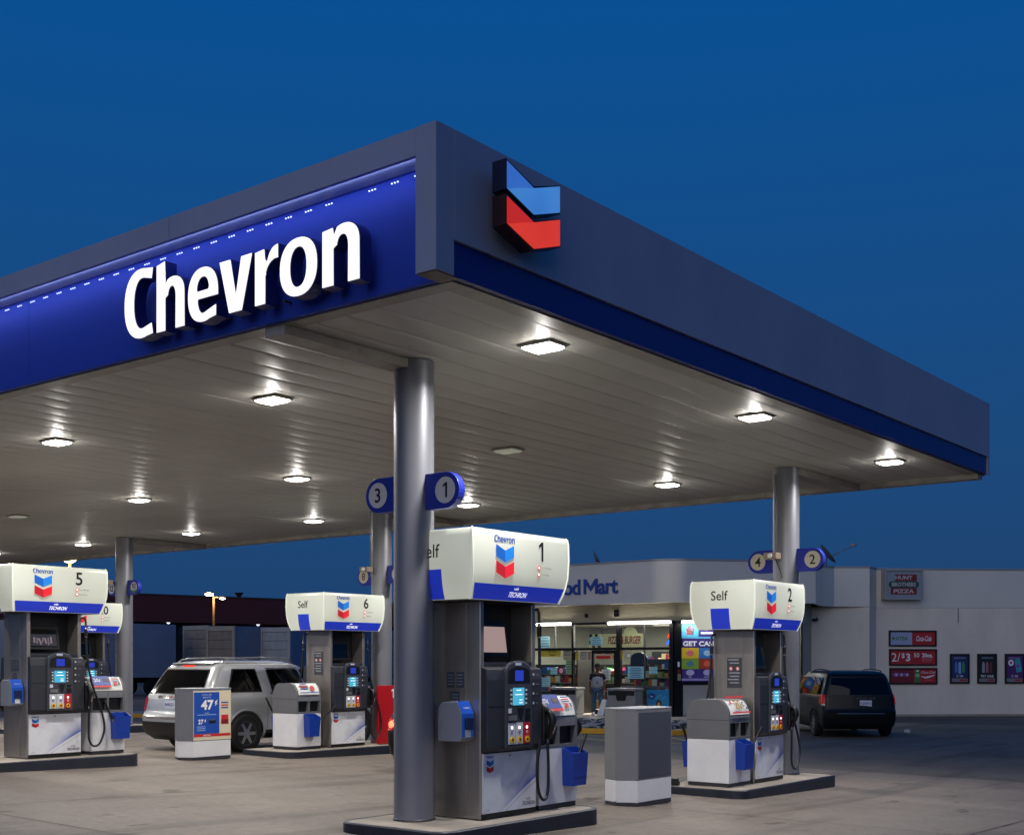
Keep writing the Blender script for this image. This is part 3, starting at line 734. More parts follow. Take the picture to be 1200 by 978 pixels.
    if tv == 'image':
        im = M('screen_image', '#303038', .2, emit='#8d8a96', es=.32); rnd = random.Random(3)
        plate('screen_picture', M('screen_image_bg', '#181a20', .2, emit='#40424e', es=.3), mc-tu*.03, .43, .18, FX, tu, mo, depth=.005)
        for i in range(7):
            plate('screen_picture', im if i % 2 else M('screen_image_r', '#302830', .2, emit='#a88c92', es=.45), mc+FX*(-.16+i*.047)-tu*(.03+.01*(i % 3)), .03, .08+.03*rnd.random(), FX, tu+FX*rnd.uniform(-.4, .4), mo, depth=.007)
    # hose hanger, nozzle and hose at the right of the face
    hs_ = -1 if False else 1
    B(MB().tube([(.30, .47, 2.16), (.31, .53, 2.16), (.31, .555, 2.12), (.31, .56, 2.02)], .016, 8), 'hose_hanger', steel_dark, smooth=True)
    B(MB().cyl((.31, .56, 1.93), .026, .10, 'z', 12), 'breakaway_coupling', black_pl, smooth=True)
    B(MB().lathe([(.018, 1.985), (.024, 2.0), (.018, 2.015)], (.31, .56, 0), 10), 'coupling_ring', chrome, smooth=True)
    B(MB().lathe([(.018, 1.86), (.024, 1.87), (.018, 1.88)], (.31, .56, 0), 10), 'coupling_ring', chrome, smooth=True)
    boot = MB().prism([(.33, .76), (.43, .72), (.455, .85), (.45, 1.12), (.40, 1.17), (.33, 1.15)], .463, .545, 'y'); B(boot, 'nozzle_boot', black_pl, bevel=.02)
    nz = MB().tube(bez([(.44, .50, 1.08), (.50, .505, 1.06), (.53, .51, .98), (.50, .515, .88), (.455, .52, .79)], 5), [.030+.012*math.sin(i/20*math.pi) for i in range(21)], 10); no = B(nz, 'nozzle', black_pl, smooth=True)
    MB().tube(bez([(.525, .51, 1.02), (.56, .512, .94), (.53, .516, .86), (.48, .52, .82)], 4), .009, 6).build('trigger_guard', chrome, no, smooth=True)
    MB().cyl((.452, .521, .765), .018, .05, 'z', 10).build('swivel', chrome, no, smooth=True)
    path = bez(loop, 8)
    B(MB().tube(path, .0165, 8), 'hose', hose_m, smooth=True)

LOOPS = {  # from the coupling down, round the loop and up to the nozzle swivel
    'wide': [(.31, .56, 1.88), (.33, .575, 1.5), (.37, .64, 1.1), (.42, .76, .72), (.45, .80, .42), (.45, .72, .19), (.45, .60, .15), (.45, .525, .26), (.452, .518, .5), (.452, .521, .745)],
    'narrow': [(.31, .56, 1.88), (.32, .555, 1.5), (.36, .52, 1.1), (.42, .43, .78), (.445, .345, .5), (.45, .36, .25), (.45, .44, .14), (.45, .52, .2), (.452, .535, .45), (.452, .521, .745)],
}
def gas_pump(key, num, cx, cy, zb, tv, loop, label, notice, side_notice_small):
    p = empty('fuel_pump', (cx, cy, zb)); tag(p, label, 'fuel pump', 'fuel pumps under the canopy')
    # cabinet: two steel end walls, core and top rail
    for sy, nm in ((-1, 'end_wall'), (1, 'end_wall')):
        y0, y1 = sorted((sy*.46, sy*.40))
        MB().box(-.335, y0, .004, .335, y1, 2.222).build('end_wall', steel, p, bevel=.012)
        a, b_ = sorted((sy*.4605, sy*.466)); MB().box(-.15, a, .03, .15, b_, 2.21).build('centre_cover', steel, p, bevel=.002)
    MB().box(-.31, -.399, .006, .31, .399, 1.56).build('cabinet_core', steel_dark, p)
    MB().box(-.33, -.399, 2.205, .33, .399, 2.224).build('top_rail', black_pl, p)
    pump_face(p, 1, num, tv, LOOPS[loop]); pump_face(p, -1, num, 'off', LOOPS['wide'], full=False)
    # decals on the end wall towards the drive
    if notice:
        n = plate('safety_notice', M('notice_dark', '#3a3c42', .5), (.02, -.468, 1.60), .24, .44, FY, UP, p, depth=.0)
        for dx in (-.055, .055):
            disc('notice_symbol', ink_red, (.02+dx, -.470, 1.66), .03, FY, UP, n); disc('notice_symbol', ink_white, (.02+dx, -.4725, 1.66), .022, FY, UP, n)
            plate('notice_symbol_bar', ink_red, (.02+dx, -.475, 1.66), .05, .008, FY+UP*.6, UP-FY*.6, n, depth=0)
        for i in range(8):
            if i in (2, 3): continue
            plate('notice_line', M('notice_text', '#9ea2ac', .5), (.02-(.02 if i % 3 == 0 else 0), -.470, 1.79-i*.048), .18-(.03 if i % 2 else 0), .014, FY, UP, n, depth=0)
    else:
        for i, (dx, zz, w, h) in enumerate(((-.06, 1.42, .10, .16), (.07, 1.42, .10, .16), (.0, 1.22, .12, .16))):
            n = plate('instruction_decal', M('decal_dark', '#3c4250', .5), (dx, -.468, zz), w, h, FY, UP, p, depth=0)
            for k in range(4): plate('decal_line', M('decal_text', '#7e8698', .5), (dx, -.470, zz+h*.3-k*h*.2), w*.75, .008, FY, UP, n, depth=0)
    # illuminated topper
    rg = [(2.226, .435, .745), (2.30, .467, .768), (2.385, .496, .786), (2.5, .518, .80), (2.68, .527, .808), (2.86, .523, .806), (2.91, .514, .80), (2.93, .498, .785)]
    def xf(z):
        for (a, xa, _), (b, xb, _) in zip(rg, rg[1:]):
            if a <= z <= b: return xa+(xb-xa)*(z-a)/(b-a)
        return rg[-1][1]
    def yf(z):
        for (a, _, ya), (b, _, yb) in zip(rg, rg[1:]):
            if a <= z <= b: return ya+(yb-ya)*(z-a)/(b-a)
        return rg[-1][2]
    def rr(hx, hy, z, r=.022): return [(q[0], q[1], z) for q in rrect(-hx, -hy, hx, hy, r, 3)]
    tp = MB().rings([rr(hx, hy, z) for z, hx, hy in rg]).build('topper', top_lit, p, smooth=35)
    MB().rings([rr(.44, .75, 2.2245), rr(.44, .75, 2.2262)]).build('topper_base', M('topper_base_gray', '#7b7d78', .5), tp)
    for s in (1, -1):
        # moulded edge trims at the corners
        for sy in (1, -1):
            path = [(s*(hx-.004), sy*(hy-.004), z) for z, hx, hy in rg]
            MB().tube(path, .012, 6).build('edge_trim', top_trim, tp, smooth=True)
        rows = []
        for z in (2.2295, 2.27, 2.30, 2.345, 2.385):
            rows.append([(s*(xf(z)+.004), -yf(z)+.035, z), (s*(xf(z)+.004), yf(z)-.035, z)])
        MB().grid(rows).build('blue_band', top_blue, tp)
        rt = FX*s; zb_ = 2.31; ub = Vector((s*(xf(2.385)-xf(2.2295)), 0, .155)).normalized()
        text('lettering', 'with', twhite, (s*(xf(2.355)+.006), s*-.07, 2.352), h=.03, right=rt, up=ub, parent=tp, shear=.25, bold=.015)
        text('lettering', 'TECHRON', twhite, (s*(xf(2.29)+.006), s*-.02, 2.292), w=.30, h=.055, right=rt, up=ub, parent=tp, shear=.4, bold=.012)
        ul = Vector((s*(xf(2.85)-xf(2.5)), 0, .35)).normalized()
        X = lambda z: s*(xf(z)+.002)
        text('lettering', 'Chevron', tword, (X(2.835), s*-.31, 2.842), w=.33, h=.072, right=rt, parent=tp, bold=.02)
        chevrons((s*(xf(2.65)+.007), s*-.31, 2.605), .29, rt, UP, tp, (tlogo_b, tlogo_b2, tlogo_r, tlogo_r2))
        nn = num[0] if s > 0 else num[1]
        text('numeral', nn, ink_black, (s*(xf(2.75)+.003), s*.30, 2.755), h=.2, right=rt, parent=tp, bold=.012)
        for i, (tt, zz) in enumerate((('Turn Off Engine', 2.585), ('No Smoking', 2.515))):
            disc('warning_symbol', tred, (s*(xf(zz)+.004), s*.265, zz), .026, rt, UP, tp); disc('warning_symbol', twhite, (s*(xf(zz)+.0065), s*.265, zz), .013, rt, UP, tp)
            text('lettering', tt, M('topper_text_gray', '#777a78', .5), (s*(xf(zz)+.006), s*.30, zz), h=.026, right=rt, parent=tp, align='l')
    for s in (-1, 1):
        rt = FY*(-s)
        rows = [[(-.19, s*(yf(z)+.003), z), (.11, s*(yf(z)+.003), z)] for z in (2.2295, 2.30, 2.385, 2.5, 2.53)]
        MB().grid(rows).build('blue_block', top_blue, tp)
        text('lettering', 'Self', ink_black, (-.04, s*(yf(2.70)+.004), 2.715), h=.135, right=rt, parent=tp, bold=.004)
    return p
P = {}
P[1] = gas_pump(1, ('1', '3'), -8.365, 10.13, ISL[1], 'pink', 'narrow', 'fuel pump numbered one with pale pinkish blank screen in its alcove', False, True)
P[2] = gas_pump(2, ('2', '4'), -8.72, 16.76, ISL[2], 'off', 'wide', 'fuel pump numbered two with dark safety notice on its steel end', True, False)
P[5] = gas_pump(5, ('5', '7'), -17.74, 10.68, ISL[5], 'image', 'wide', 'fuel pump numbered five with a striped picture on its small monitor', False, True)
P[6] = gas_pump(6, ('6', '8'), -17.64, 16.84, ISL[6], 'off', 'wide', 'fuel pump numbered six beside the silver car', True, False)
P[10] = gas_pump(10, ('10', '12'), -26.36, 16.84, ISL[10], 'off', 'wide', 'fuel pump numbered ten half hidden behind pump five', True, False)

# ---------------------------------------------------------------- towel dispensers on the pump ends
def towel(pump, label):
    x, y, z = pump.location
    e = empty('towel_dispenser', (x+.10, y-.467, z+.80)); tag(e, label, 'towel dispenser', 'paper towel dispensers on the pumps')
    b = [(-.16, 0), (.12, 0), (.16, .03), (.16, .28), (.10, .40), (-.10, .40), (-.16, .34)]
    MB().prism(b, -.20, -.004, 'y').build('shell', M('dispenser_gray', '#8b8f9a', .4), e, bevel=.008)
    rows = [[(.1645, -.198, .05), (.1645, -.012, .05)], [(.1645, -.198, .282), (.1645, -.012, .282)], [(.103, -.198, .407), (.103, -.012, .407)]]
    MB().grid(rows).build('blue_front', M('dispenser_blue', '#1f56c0', .35), e)
    MB().box(.165, -.16, .12, .195, -.05, .24).build('towel_mouth', M('dispenser_dark', '#16254c', .4), e, bevel=.006)
    MB().box(.166, -.15, .045, .175, -.07, .12).build('towel_sheet', paper, e)
    dv = Vector((-.0615, 0, .125)).normalized()
    text('lettering', 'TOWELS', ink_white, (.14, -.105, .335), w=.10, right=FX, up=dv, parent=e, depth=.007)
towel(P[1], 'gray and blue towel dispenser on the end of pump one'); towel(P[5], 'gray and blue towel dispenser on the end of pump five')

# ================================================================ service valets (bin with squeegee bucket)
val_gray = M('valet_gray', '#66676b', .5, .1, var=.08, vscale=4); val_blue_gray = M('valet_front_gray', '#6e7177', .45, .1)
def valet(cx, cy, z, ad, label, two=False, liner=False, ln=.64, by=0.0):
    e = empty('service_valet', (cx, cy, z)); tag(e, label, 'service unit', 'bin and squeegee units beside the pumps')
    h = ln/2; hw = .335
    MB().box(-hw+.01, -h+.01, .003, hw-.01, h-.01, .05).build('plinth', dark_gray, e)
    MB().box(-hw, -h, .052, hw, h, .665).build('lower_cabinet', white_paint, e, bevel=.006)
    top = []
    for i in range(13): a = R(i*90/12); top.append((.15+.19*math.cos(a), .94+.29*math.sin(a)))
    prof = [(-.34, .668), (.34, .668)]+top+[(-p[0], p[1]) for p in top[::-1]]
    # hood with the front openings left as real recesses: built from end cheeks, crown and front rails
    for a, b_ in ((-h-.004, -h+.035), (h-.035, h+.004), (-.018, .018)): MB().prism(prof, a, b_, 'y').build('hood_cheek', val_gray, e, bevel=.004)
    crown = [(.34, .90)]+top+[(-p[0], p[1]) for p in top[::-1]]+[(-.34, .90)]
    rows = [[(p[0]*.995, -h+.034, p[1]-.003), (p[0]*.995, h-.034, p[1]-.003)] for p in crown]
    MB().grid(rows).build('crown', val_blue_gray, e, smooth=True)
    for s in (1, -1): MB().box(min(s*.30, s*.338), -h+.036, .6685, max(s*.30, s*.338), h-.036, .70).build('front_rail', val_gray, e)
    MB().box(-.27, -h+.036, .685, .27, h-.036, 1.1).build('hood_shade_fill', black_pl, e)  # black block fills the hood so its openings look dark inside
    MB().box(-.30, -h+.036, .670, .298, h-.036, .68).build('bin_floor', black_pl, e)
    seam = MB()
    for yy in (-h-.0048,): seam.box(-.338, yy, .935, .338, yy+.0015, .943)
    seam.build('hood_seam', M('seam_dark', '#3c3d42', .6), e)
    # advert card on the sloping front of the crown
    a0, a1 = R(14), R(72); A = Vector((.15+.19*math.cos(a0), 0, .94+.29*math.sin(a0))); B = Vector((.15+.19*math.cos(a1), 0, .94+.29*math.sin(a1)))
    arows = []
    for i in range(9):
        a = a0+(a1-a0)*i/8; arows.append([(.15+.196*math.cos(a), -h+.04, .94+.297*math.sin(a)), (.15+.196*math.cos(a), h-.04, .94+.297*math.sin(a))])
    card = MB().grid(arows).build('advert_card', paper, e, smooth=True)
    mid = R(43); uc = Vector((-.19*math.sin(mid), 0, .29*math.cos(mid))).normalized(); nn = FX.cross(uc)
    cc = Vector((.15+.196*math.cos(mid), 0, .94+.297*math.sin(mid)))+nn*.012; W = ln-.09
    if ad == 'blue':
        plate('print_blue', M('print_blue', '#1d3f96', .45), cc+FX*(-W*.19)+uc*.02, W*.60, .17, FX, uc, card, depth=.004)
        plate('print_red', ink_red, cc+FX*(-W*.19)-uc*.085, W*.60, .035, FX, uc, card, depth=.0045)
        text('lettering', '20¢', ink_white, cc+FX*(-W*.33)+uc*.02, h=.075, right=FX, up=uc, parent=card, depth=.012, bold=.01)
        plate('print_car', M('print_brown', '#5c4238', .5), cc+FX*(-W*.02)+uc*.03, .10, .055, FX, uc, card, depth=.007)
        for i in range(3): plate('print_line', ink_red if i == 1 else ink_blue, cc+FX*(W*.30)+uc*(.07-.028*i), .13, .014, FX, uc, card, depth=.006)
        plate('print_car', ink_red, cc+FX*(W*.27)-uc*.035, .06, .05, FX, uc, card, depth=.006); plate('print_mark', ink_gray, cc+FX*(W*.40)-uc*.03, .03, .05, FX, uc, card, depth=.006)
    elif ad == 'tan':
        plate('print_red', ink_red, cc+uc*.125, W*.98, .03, FX, uc, card, depth=.004); plate('print_red', ink_red, cc-uc*.125, W*.98, .022, FX, uc, card, depth=.004)
        text('lettering', '20', M('print_amber', '#b08a30', .5), cc+FX*(-.03), h=.15, right=FX, up=uc, parent=card, depth=.014, bold=.012)
        text('lettering', '¢', ink_black, cc+FX*(.12), h=.13, right=FX, up=uc, parent=card, depth=.014, bold=.0)
        disc('print_dot', ink_red, cc+FX*(-.2)+uc*.04, .025, FX, uc, card, depth=.006); disc('print_dot', ink_blue, cc+FX*(.2)-uc*.06, .02, FX, uc, card, depth=.006)
    else:
        for i, (m, w) in enumerate(((ink_blue, .16), (ink_red, .22), (ink_blue, .18))): plate('print_line', m, cc+FX*(-W*.2)+uc*(.07-.045*i), w, .022, FX, uc, card, depth=.005)
        disc('print_badge', ink_red, cc+FX*(W*.18)-uc*.02, .055, FX, uc, card, depth=.005, ry=.06); plate('print_line', ink_blue, cc-uc*.11, W*.95, .02, FX, uc, card, depth=.005)
    # blue squeegee buckets
    def bucket(s, yy):
        b = MB(); o = [(s*.337, yy-.14), (s*.337, yy+.14), (s*.50, yy+.14), (s*.50, yy-.14)]
        i = [(s*.350, yy-.127), (s*.350, yy+.127), (s*.487, yy+.127), (s*.487, yy-.127)]
        zt = [.66, .66, .60, .60]
        lo = [(s*.337, yy-.125), (s*.337, yy+.125), (s*.478, yy+.125), (s*.478, yy-.125)]
        b.rings([[(p[0], p[1], .24) for p in lo], [(p[0], p[1], z) for p, z in zip(o, zt)], [(p[0], p[1], z) for p, z in zip(i, zt)], [(p[0], p[1], .34) for p in i]])
        bk = b.build('squeegee_bucket', blue_bucket, e)
        MB().box(min(s*.352, s*.485), yy-.02, .585, max(s*.352, s*.485), yy+.095, .595).build('bucket_shelf', blue_bucket, bk)
    bucket(1, by)
    if two: bucket(-1, -.05)
    if liner:
        MB().rings([[(.30+dx*math.cos(2*math.pi*k/10)*.0+.22*math.sin(R(a))*math.cos(2*math.pi*k/10)*.6-.12, h+.03+.11*math.sin(R(a))+.055*math.sin(2*math.pi*k/10), .66+.40*(a/180)) for k in range(10)] for a, dx in ((5, 0), (40, 0), (75, 0), (110, 0), (145, 0), (172, 0))]).build('bin_bag', M('bin_bag_plastic', '#070708', .3), e, smooth=True)
    return e
def squeegee(p0, p1, label, head=True):
    e = empty('squeegee', p0); tag(e, label, 'squeegee'); p0 = Vector(p0); d = Vector(p1)-p0
    MB().tube([(0,0,0), d*.35], .009, 8).build('ferrule', steel, e); MB().tube([d*.35, d], .018, 8).build('handle', black_pl, e)
    MB().box(-.045, -.012, -.025, .045, .012, .02).build('blade_head', rubber, e)
v1 = valet(-8.39, 11.04, ISL[1], 'blue', 'white and gray service unit with blue advert and black bag beyond pump one', liner=True, ln=.70, by=.20)
v2 = valet(-8.72, 15.86, ISL[2], 'tan', 'white and gray service unit with red bordered advert before pump two', two=True)
v5 = valet(-17.74, 11.62, ISL[5], 'blue', 'white and gray service unit with blue advert beyond pump five', ln=.62, by=.18)
v6 = valet(-17.64, 15.84, ISL[6], 'plain', 'white and gray service unit with pale advert before pump six', two=True, ln=.60)
squeegee((-7.98, 11.22, ISL[1]+.40), (-7.95, 11.42, ISL[1]+.80), 'squeegee with black handle in the blue bucket beyond pump one')
squeegee((-8.31, 15.90, ISL[2]+.40), (-8.26, 16.28, ISL[2]+.82), 'squeegee with black handle in the front bucket before pump two')
squeegee((-9.13, 15.80, ISL[2]+.40), (-9.22, 15.68, ISL[2]+.85), 'squeegee with black handle in the rear bucket before pump two')
squeegee((-17.32, 11.72, ISL[5]+.40), (-17.36, 11.52, ISL[5]+.86), 'squeegee with black handle in the blue bucket beyond pump five')
squeegee((-17.24, 15.88, ISL[6]+.40), (-17.2, 16.42, ISL[6]+.80), 'squeegee with black handle in the front bucket before pump six')
squeegee((-18.05, 15.78, ISL[6]+.40), (-18.24, 15.6, ISL[6]+.95), 'squeegee with black handle in the rear bucket before pump six')
# squeegee dropped on the kerb of island 2
e = empty('dropped_squeegee', (-9.22, 15.36, ISL[2])); tag(e, 'black squeegee lying on the island kerb before pump two', 'squeegee')
MB().box(-.13, -.035, .004, .13, .035, .055).build('blade_head', rubber, e, bevel=.006); MB().box(-.115, -.03, .055, .12, .03, .10).build('sponge', black_pl, e, bevel=.01)
MB().tube([(-.10, 0, .05), (-.45, -.12, -.02)], .013, 8).build('handle', black_pl, e)

# ================================================================ advert bins on the forecourt
def advert_bin(cx, cy, ad, label):
    z = gz(cx, cy)+.006; e = empty('advert_bin', (cx, cy, z)); tag(e, label, 'bin')
    hx = [(.25, -.41), (.25, .41), (0, .54), (-.25, .41), (-.25, -.41), (0, -.54)]
    sc = lambda f: [(p[0]*f, p[1]*f) for p in hx]
    MB().prism(sc(.985), .004, .055).build('plinth', dark_gray, e)
    MB().prism(sc(.99), .057, .335).build('base_panel', white_paint, e, bevel=.004)
    MB().prism(hx, .338, 1.225).build('upper_panel', M('stand_gray', '#6d7078', .45, .1, var=.06) if ad else M('bin_gray', '#77787d', .45, .15, var=.06), e, bevel=.004)
    MB().prism(sc(1.012), 1.227, 1.245).build('lid', light_gray, e, bevel=.003)
    if not ad:
        MB().box(.2505, -.385, .36, .2535, .385, 1.19).build('front_panel', M('bin_front', '#4c505b', .42, .2), e, bevel=.001)
        MB().cyl((.0, -.545, .06), .012, .01, 'y', 10).build('bolt', steel_dark, e)
    else:
        X = .251; pb = M('poster_blue', '#1b4aa6', .4)
        fr = MB().box(.2505, -.40, .345, .2545, .405, 1.20).build('poster', M('poster_cream', '#d3c6ac', .5), e)
        plate('print_blue', pb, (.2545, -.12, .815), .54, .72, FX, UP, fr, depth=.0005)
        Xf = .2575
        plate('print_red', ink_red, (.2545, .0, .43), .79, .045, FX, UP, fr, depth=.0012)
        text('lettering', 'Apply Now!', ink_white, (Xf, -.12, .43), h=.032, parent=fr, bold=.02)
        text('lettering', '47', ink_white, (Xf, -.11, .955), h=.175, w=.27, parent=fr, bold=.035); text('lettering', '¢', ink_white, (Xf, .08, .99), h=.11, parent=fr, bold=.02)
        text('lettering', 'SAVE UP TO', ink_white, (Xf, -.12, 1.085), h=.022, parent=fr); text('lettering', 'introductory offer', ink_white, (Xf, -.12, 1.13), h=.026, parent=fr)
        text('lettering', 'per gallon', ink_white, (Xf, -.12, .815), h=.022, parent=fr)
        text('lettering', '27', ink_white, (Xf, -.25, .665), h=.085, parent=fr, bold=.03); text('lettering', '¢', ink_white, (Xf, -.155, .68), h=.06, parent=fr, bold=.02)
        for i in range(3): plate('print_line', M('poster_pale', '#8fb4e4', .5), (.2575, -.24, .58-i*.032), .18, .012, FX, UP, fr, depth=.0005)
        plate('print_line', M('poster_pale', '#8fb4e4', .5), (.2575, -.12, .785), .4, .012, FX, UP, fr, depth=.0005)
        plate('print_car', ink_black, (.2575, -.0, .66), .15, .05, FX, UP, fr, depth=.0008); plate('print_car', ink_gray, (.2575, .0, .69), .09, .035, FX, UP, fr, depth=.0008)
        for i, m in enumerate((ink_blue, ink_red, ink_blue)): plate('print_line', m, (.2545, .27, .99-i*.045), .15, .022, FX, UP, fr, depth=.0014)
        plate('print_car', ink_red, (.2545, .27, .70), .15, .15, FX, UP, fr, depth=.0014); plate('print_car', M('print_dark_red', '#7a1016', .5), (.2545, .27, .655), .16, .08, FX, UP, fr, depth=.002)
    return e
advert_bin(-8.69, 13.67, False, 'plain gray six sided bin with white base between pumps one and two')
advert_bin(-17.75, 13.76, True, 'gray six sided bin with blue forty seven cent advert before the silver car')
# ================================================================ vehicles
def car_tools(S, kb=.10, kf=.22, r0=.16):
    zs = [s[0] for s in S]
    def sl(z):
        z = max(zs[0], min(zs[-1], z))
        for a, b in zip(S, S[1:]):
            if a[0] <= z <= b[0]:
                f = (z-a[0])/(b[0]-a[0]); return [a[i]+(b[i]-a[i])*f for i in range(1, 4)]
    def sidex(z, y):
        yr, yf, w = sl(z); ym = (yr+yf)/2; L = (yf-yr)/2
        return w*(1-.045*max(0, min(1, abs((y-ym)/L)))**3)
    def half(z, inset=0.0):
        yr, yf, w = sl(z); r = min(r0, w*.3); out = []
        W = sidex(z, yr+kb+r)
        for i in range(6): x = (W-r)*i/5; out.append((x, yr+kb*(x/W)**2))
        y0 = yr+kb*((W-r)/W)**2
        for i in range(1, 6): a = R(i*18); out.append((W-r+r*math.sin(a), y0+r*(1-math.cos(a))))
        ya = y0+r; W2 = sidex(z, yf-kf-r); y1 = yf-kf*((W2-r)/W2)**2
        for i in range(1, 22): y = ya+(y1-r-ya)*i/22; out.append((sidex(z, y), y))
        for i in range(0, 6): a = R(i*18); out.append((W2-r+r*math.cos(a), y1-r+r*math.sin(a)))
        for i in range(1, 7): x = (W2-r)*(1-i/6); out.append((x, yf-kf*(x/W2)**2))
        return out
    def ring(z):
        h = half(z); return [(p[0], p[1], z) for p in h]+[(-p[0], p[1], z) for p in h[-2:0:-1]]
    def reary(z, x):
        yr, yf, w = sl(z); return yr+kb*(x/sidex(z, yr+.3))**2
    return sl, sidex, half, ring, reary
def wheel(parent, x, y, r, s, rim_m, name='wheel', spokes=6):
    w = MB().lathe([(r*.62, -.10), (r*.9, -.112), (r, -.08), (r, .08), (r*.9, .112), (r*.62, .10)], (x, y, r), 28, 'x').build('wheel', tyre_m, parent, smooth=40)
    fx = x+s*.095
    MB().lathe([(r*.64, -.02), (r*.64, .02), (r*.57, .012), (r*.55, -.05), (.001, -.06)] if s > 0 else [(r*.64, .02), (r*.64, -.02), (r*.57, -.012), (r*.55, .05), (.001, .06)], (fx, y, r), 28, 'x').build('rim', M('rim_dark', '#4a4b4e', .4, .7), w, smooth=40)
    for k in range(spokes):
        a = 2*math.pi*k/spokes; b = MB(); ca_, sa_ = math.cos(a), math.sin(a)
        q = [(.03, -.035), (.03, .035), (r*.58, .028), (r*.58, -.028)]
        pts = [(y+u*ca_-v*sa_, r+u*sa_+v*ca_) for u, v in q]
        b.prism(pts, min(fx-s*.025, fx+s*.006), max(fx-s*.025, fx+s*.006), 'x').build('spoke', rim_m, w)
    MB().cyl((fx, y, r), .05, .03, 'x', 14).build('hub_cap', rim_m, w)
    return w
def car(name, label, loc, rz, S, paint, wheels, wr, rim_m, windows, rear_glass, tail, **k):
    e = empty(name, loc, rz); tag(e, label, 'car')
    sl, sidex, half, ring, reary = car_tools(S, k.get('kb', .10), k.get('kf', .22))
    zl = []
    for a, b in zip(S, S[1:]):
        n = max(1, int((b[0]-a[0])/.05)); zl += [a[0]+(b[0]-a[0])*i/n for i in range(n)]
    zl.append(S[-1][0])
    body = MB().rings([ring(z) for z in zl]).build('body', [paint, black_pl], e, smooth=30)
    def side_patch(z0, z1, ya, yb, off, nz=5, ny=8, s=1):
        rows = []
        for i in range(nz+1):
            z = z0+(z1-z0)*i/nz; f = i/nz; a = ya[0]+(ya[1]-ya[0])*f; b = yb[0]+(yb[1]-yb[0])*f
            rows.append([(s*(sidex(z, a+(b-a)*j/ny)+off), a+(b-a)*j/ny, z) for j in range(ny+1)])
        return rows
    for (z0, z1, ya, yb) in windows:
        for s in (1, -1):
            t = MB().grid(side_patch(z0-.025, z1+.022, (ya[0]-.03, ya[1]-.03), (yb[0]+.03, yb[1]+.03), .004, s=s)).build('window', k.get('trim', black_pl), e, smooth=True)
            MB().grid(side_patch(z0, z1, ya, yb, .009, s=s)).build('pane', glass_dark, t, smooth=True)
    # rear glass
    z0, z1, w0, w1 = rear_glass
    def rear_patch(z0, z1, w0, w1, off, nz=6, nx=10, x0=None):
        rows = []
        for i in range(nz+1):
            z = z0+(z1-z0)*i/nz; w = w0+(w1-w0)*i/nz; rows.append([(-w+2*w*j/nx, reary(z, -w+2*w*j/nx)-off, z) for j in range(nx+1)])
        return rows
    rg = MB().grid(rear_patch(z0-.02, z1+.02, w0+.025, w1+.025, .006)).build('rear_window', k.get('rear_trim', black_pl), e, smooth=True)
    MB().grid(rear_patch(z0, z1, w0, w1, .011)).build('pane', glass_dark, rg, smooth=True)
    # windscreen as a dark patch on the front slope
    ws = []
    for i in range(7):
        z = k.get('ws', (1.16, 1.62))[0]+(k.get('ws', (1.16, 1.62))[1]-k.get('ws', (1.16, 1.62))[0])*i/6; yr, yf, w = sl(z); ww = w*.80
        ws.append([(-ww+2*ww*j/10, yf-k.get('kf', .22)*((-ww+2*ww*j/10)/sidex(z, yf-.4))**2+.012, z) for j in range(11)])
    MB().grid(ws).build('windscreen', glass_dark, e, smooth=True)
    # tail lamps wrap the corner
    tz0, tz1, i0, i1 = tail
    for s in (1, -1):
        rows = []
        for i in range(5):
            z = tz0+(tz1-tz0)*i/4; h = half(z)[i0:i1]; cxm = 0
            rows.append([(s*(p[0]*1.012+.004), p[1]-.010, z) for p in h])
        tl = MB().grid(rows).build('tail_lamp', k.get('tail_m', M('tail_lamp_red', '#8a0a0c', .15, emit='#ff2a1c', es=.10)), e, smooth=True)
        if k.get('tail_glow'):
            h = half((tz0+tz1)/2)[i0+1]; MB().ball((s*(h[0]*1.0), h[1]-.02, (tz0+tz1)/2), .05, .03, .06).build('lit_bulb', M('tail_bulb', '#ff5030', .3, emit='#ff5038', es=6.0), tl, smooth=True)
    for y in wheels:
        for s in (1, -1):
            Rr = wr+.06; zb = S[0][0]+.012
            a0 = math.degrees(math.asin(max(-1, (zb-wr)/Rr))); rows = []; lip = []
            for i in range(25):
                a = R(a0+(180-2*a0)*i/24); pt = lambda r_: (y+r_*math.cos(a), max(zb, wr+r_*math.sin(a)))
                rows.append([(s*(sidex(q[1], q[0])+.007), q[0], q[1]) for q in (pt(Rr), pt(Rr*.66), pt(Rr*.33), (y, max(zb, wr-.05)))])
                q = pt(Rr+.012); lip.append((s*(sidex(q[1], q[0])+.004), q[0], q[1]))
            MB().grid(rows).build('arch_shade_patch', tyre_m, e)  # flat dark patch on the body side, painted shade of the open arch
            MB().tube(lip, .022, 6).build('arch_lip', k.get('lip', paint), e, smooth=True)
            wheel(e, s*(sl(.5)[2]-.085), y, wr, s, rim_m, spokes=k.get('spokes', 6))
    return e, side_patch, rear_patch, sl, sidex, half, reary
silver = M('silver_car_paint', '#bcbec2', .28, .6, coat=.6); black_paint = M('dark_green_black_paint', '#050706', .38, 0, coat=.08, spec=.3); alloy = M('alloy_wheel', '#a9aaae', .3, .85)
S_SUV = [(.26, .22, 4.80, .90), (.36, .07, 5.02, .965), (.52, .0, 5.10, .985), (.70, .0, 5.10, .992), (.76, .045, 5.09, .993), (.95, .085, 5.02, .99), (1.06, .11, 4.80, .982), (1.105, .13, 3.98, .968), (1.14, .15, 3.78, .950), (1.40, .31, 3.30, .868), (1.60, .45, 2.95, .795), (1.69, .55, 2.72, .735), (1.74, .72, 2.52, .62), (1.765, 1.0, 2.35, .40)]
sx_, sy_ = -19.62, 14.36
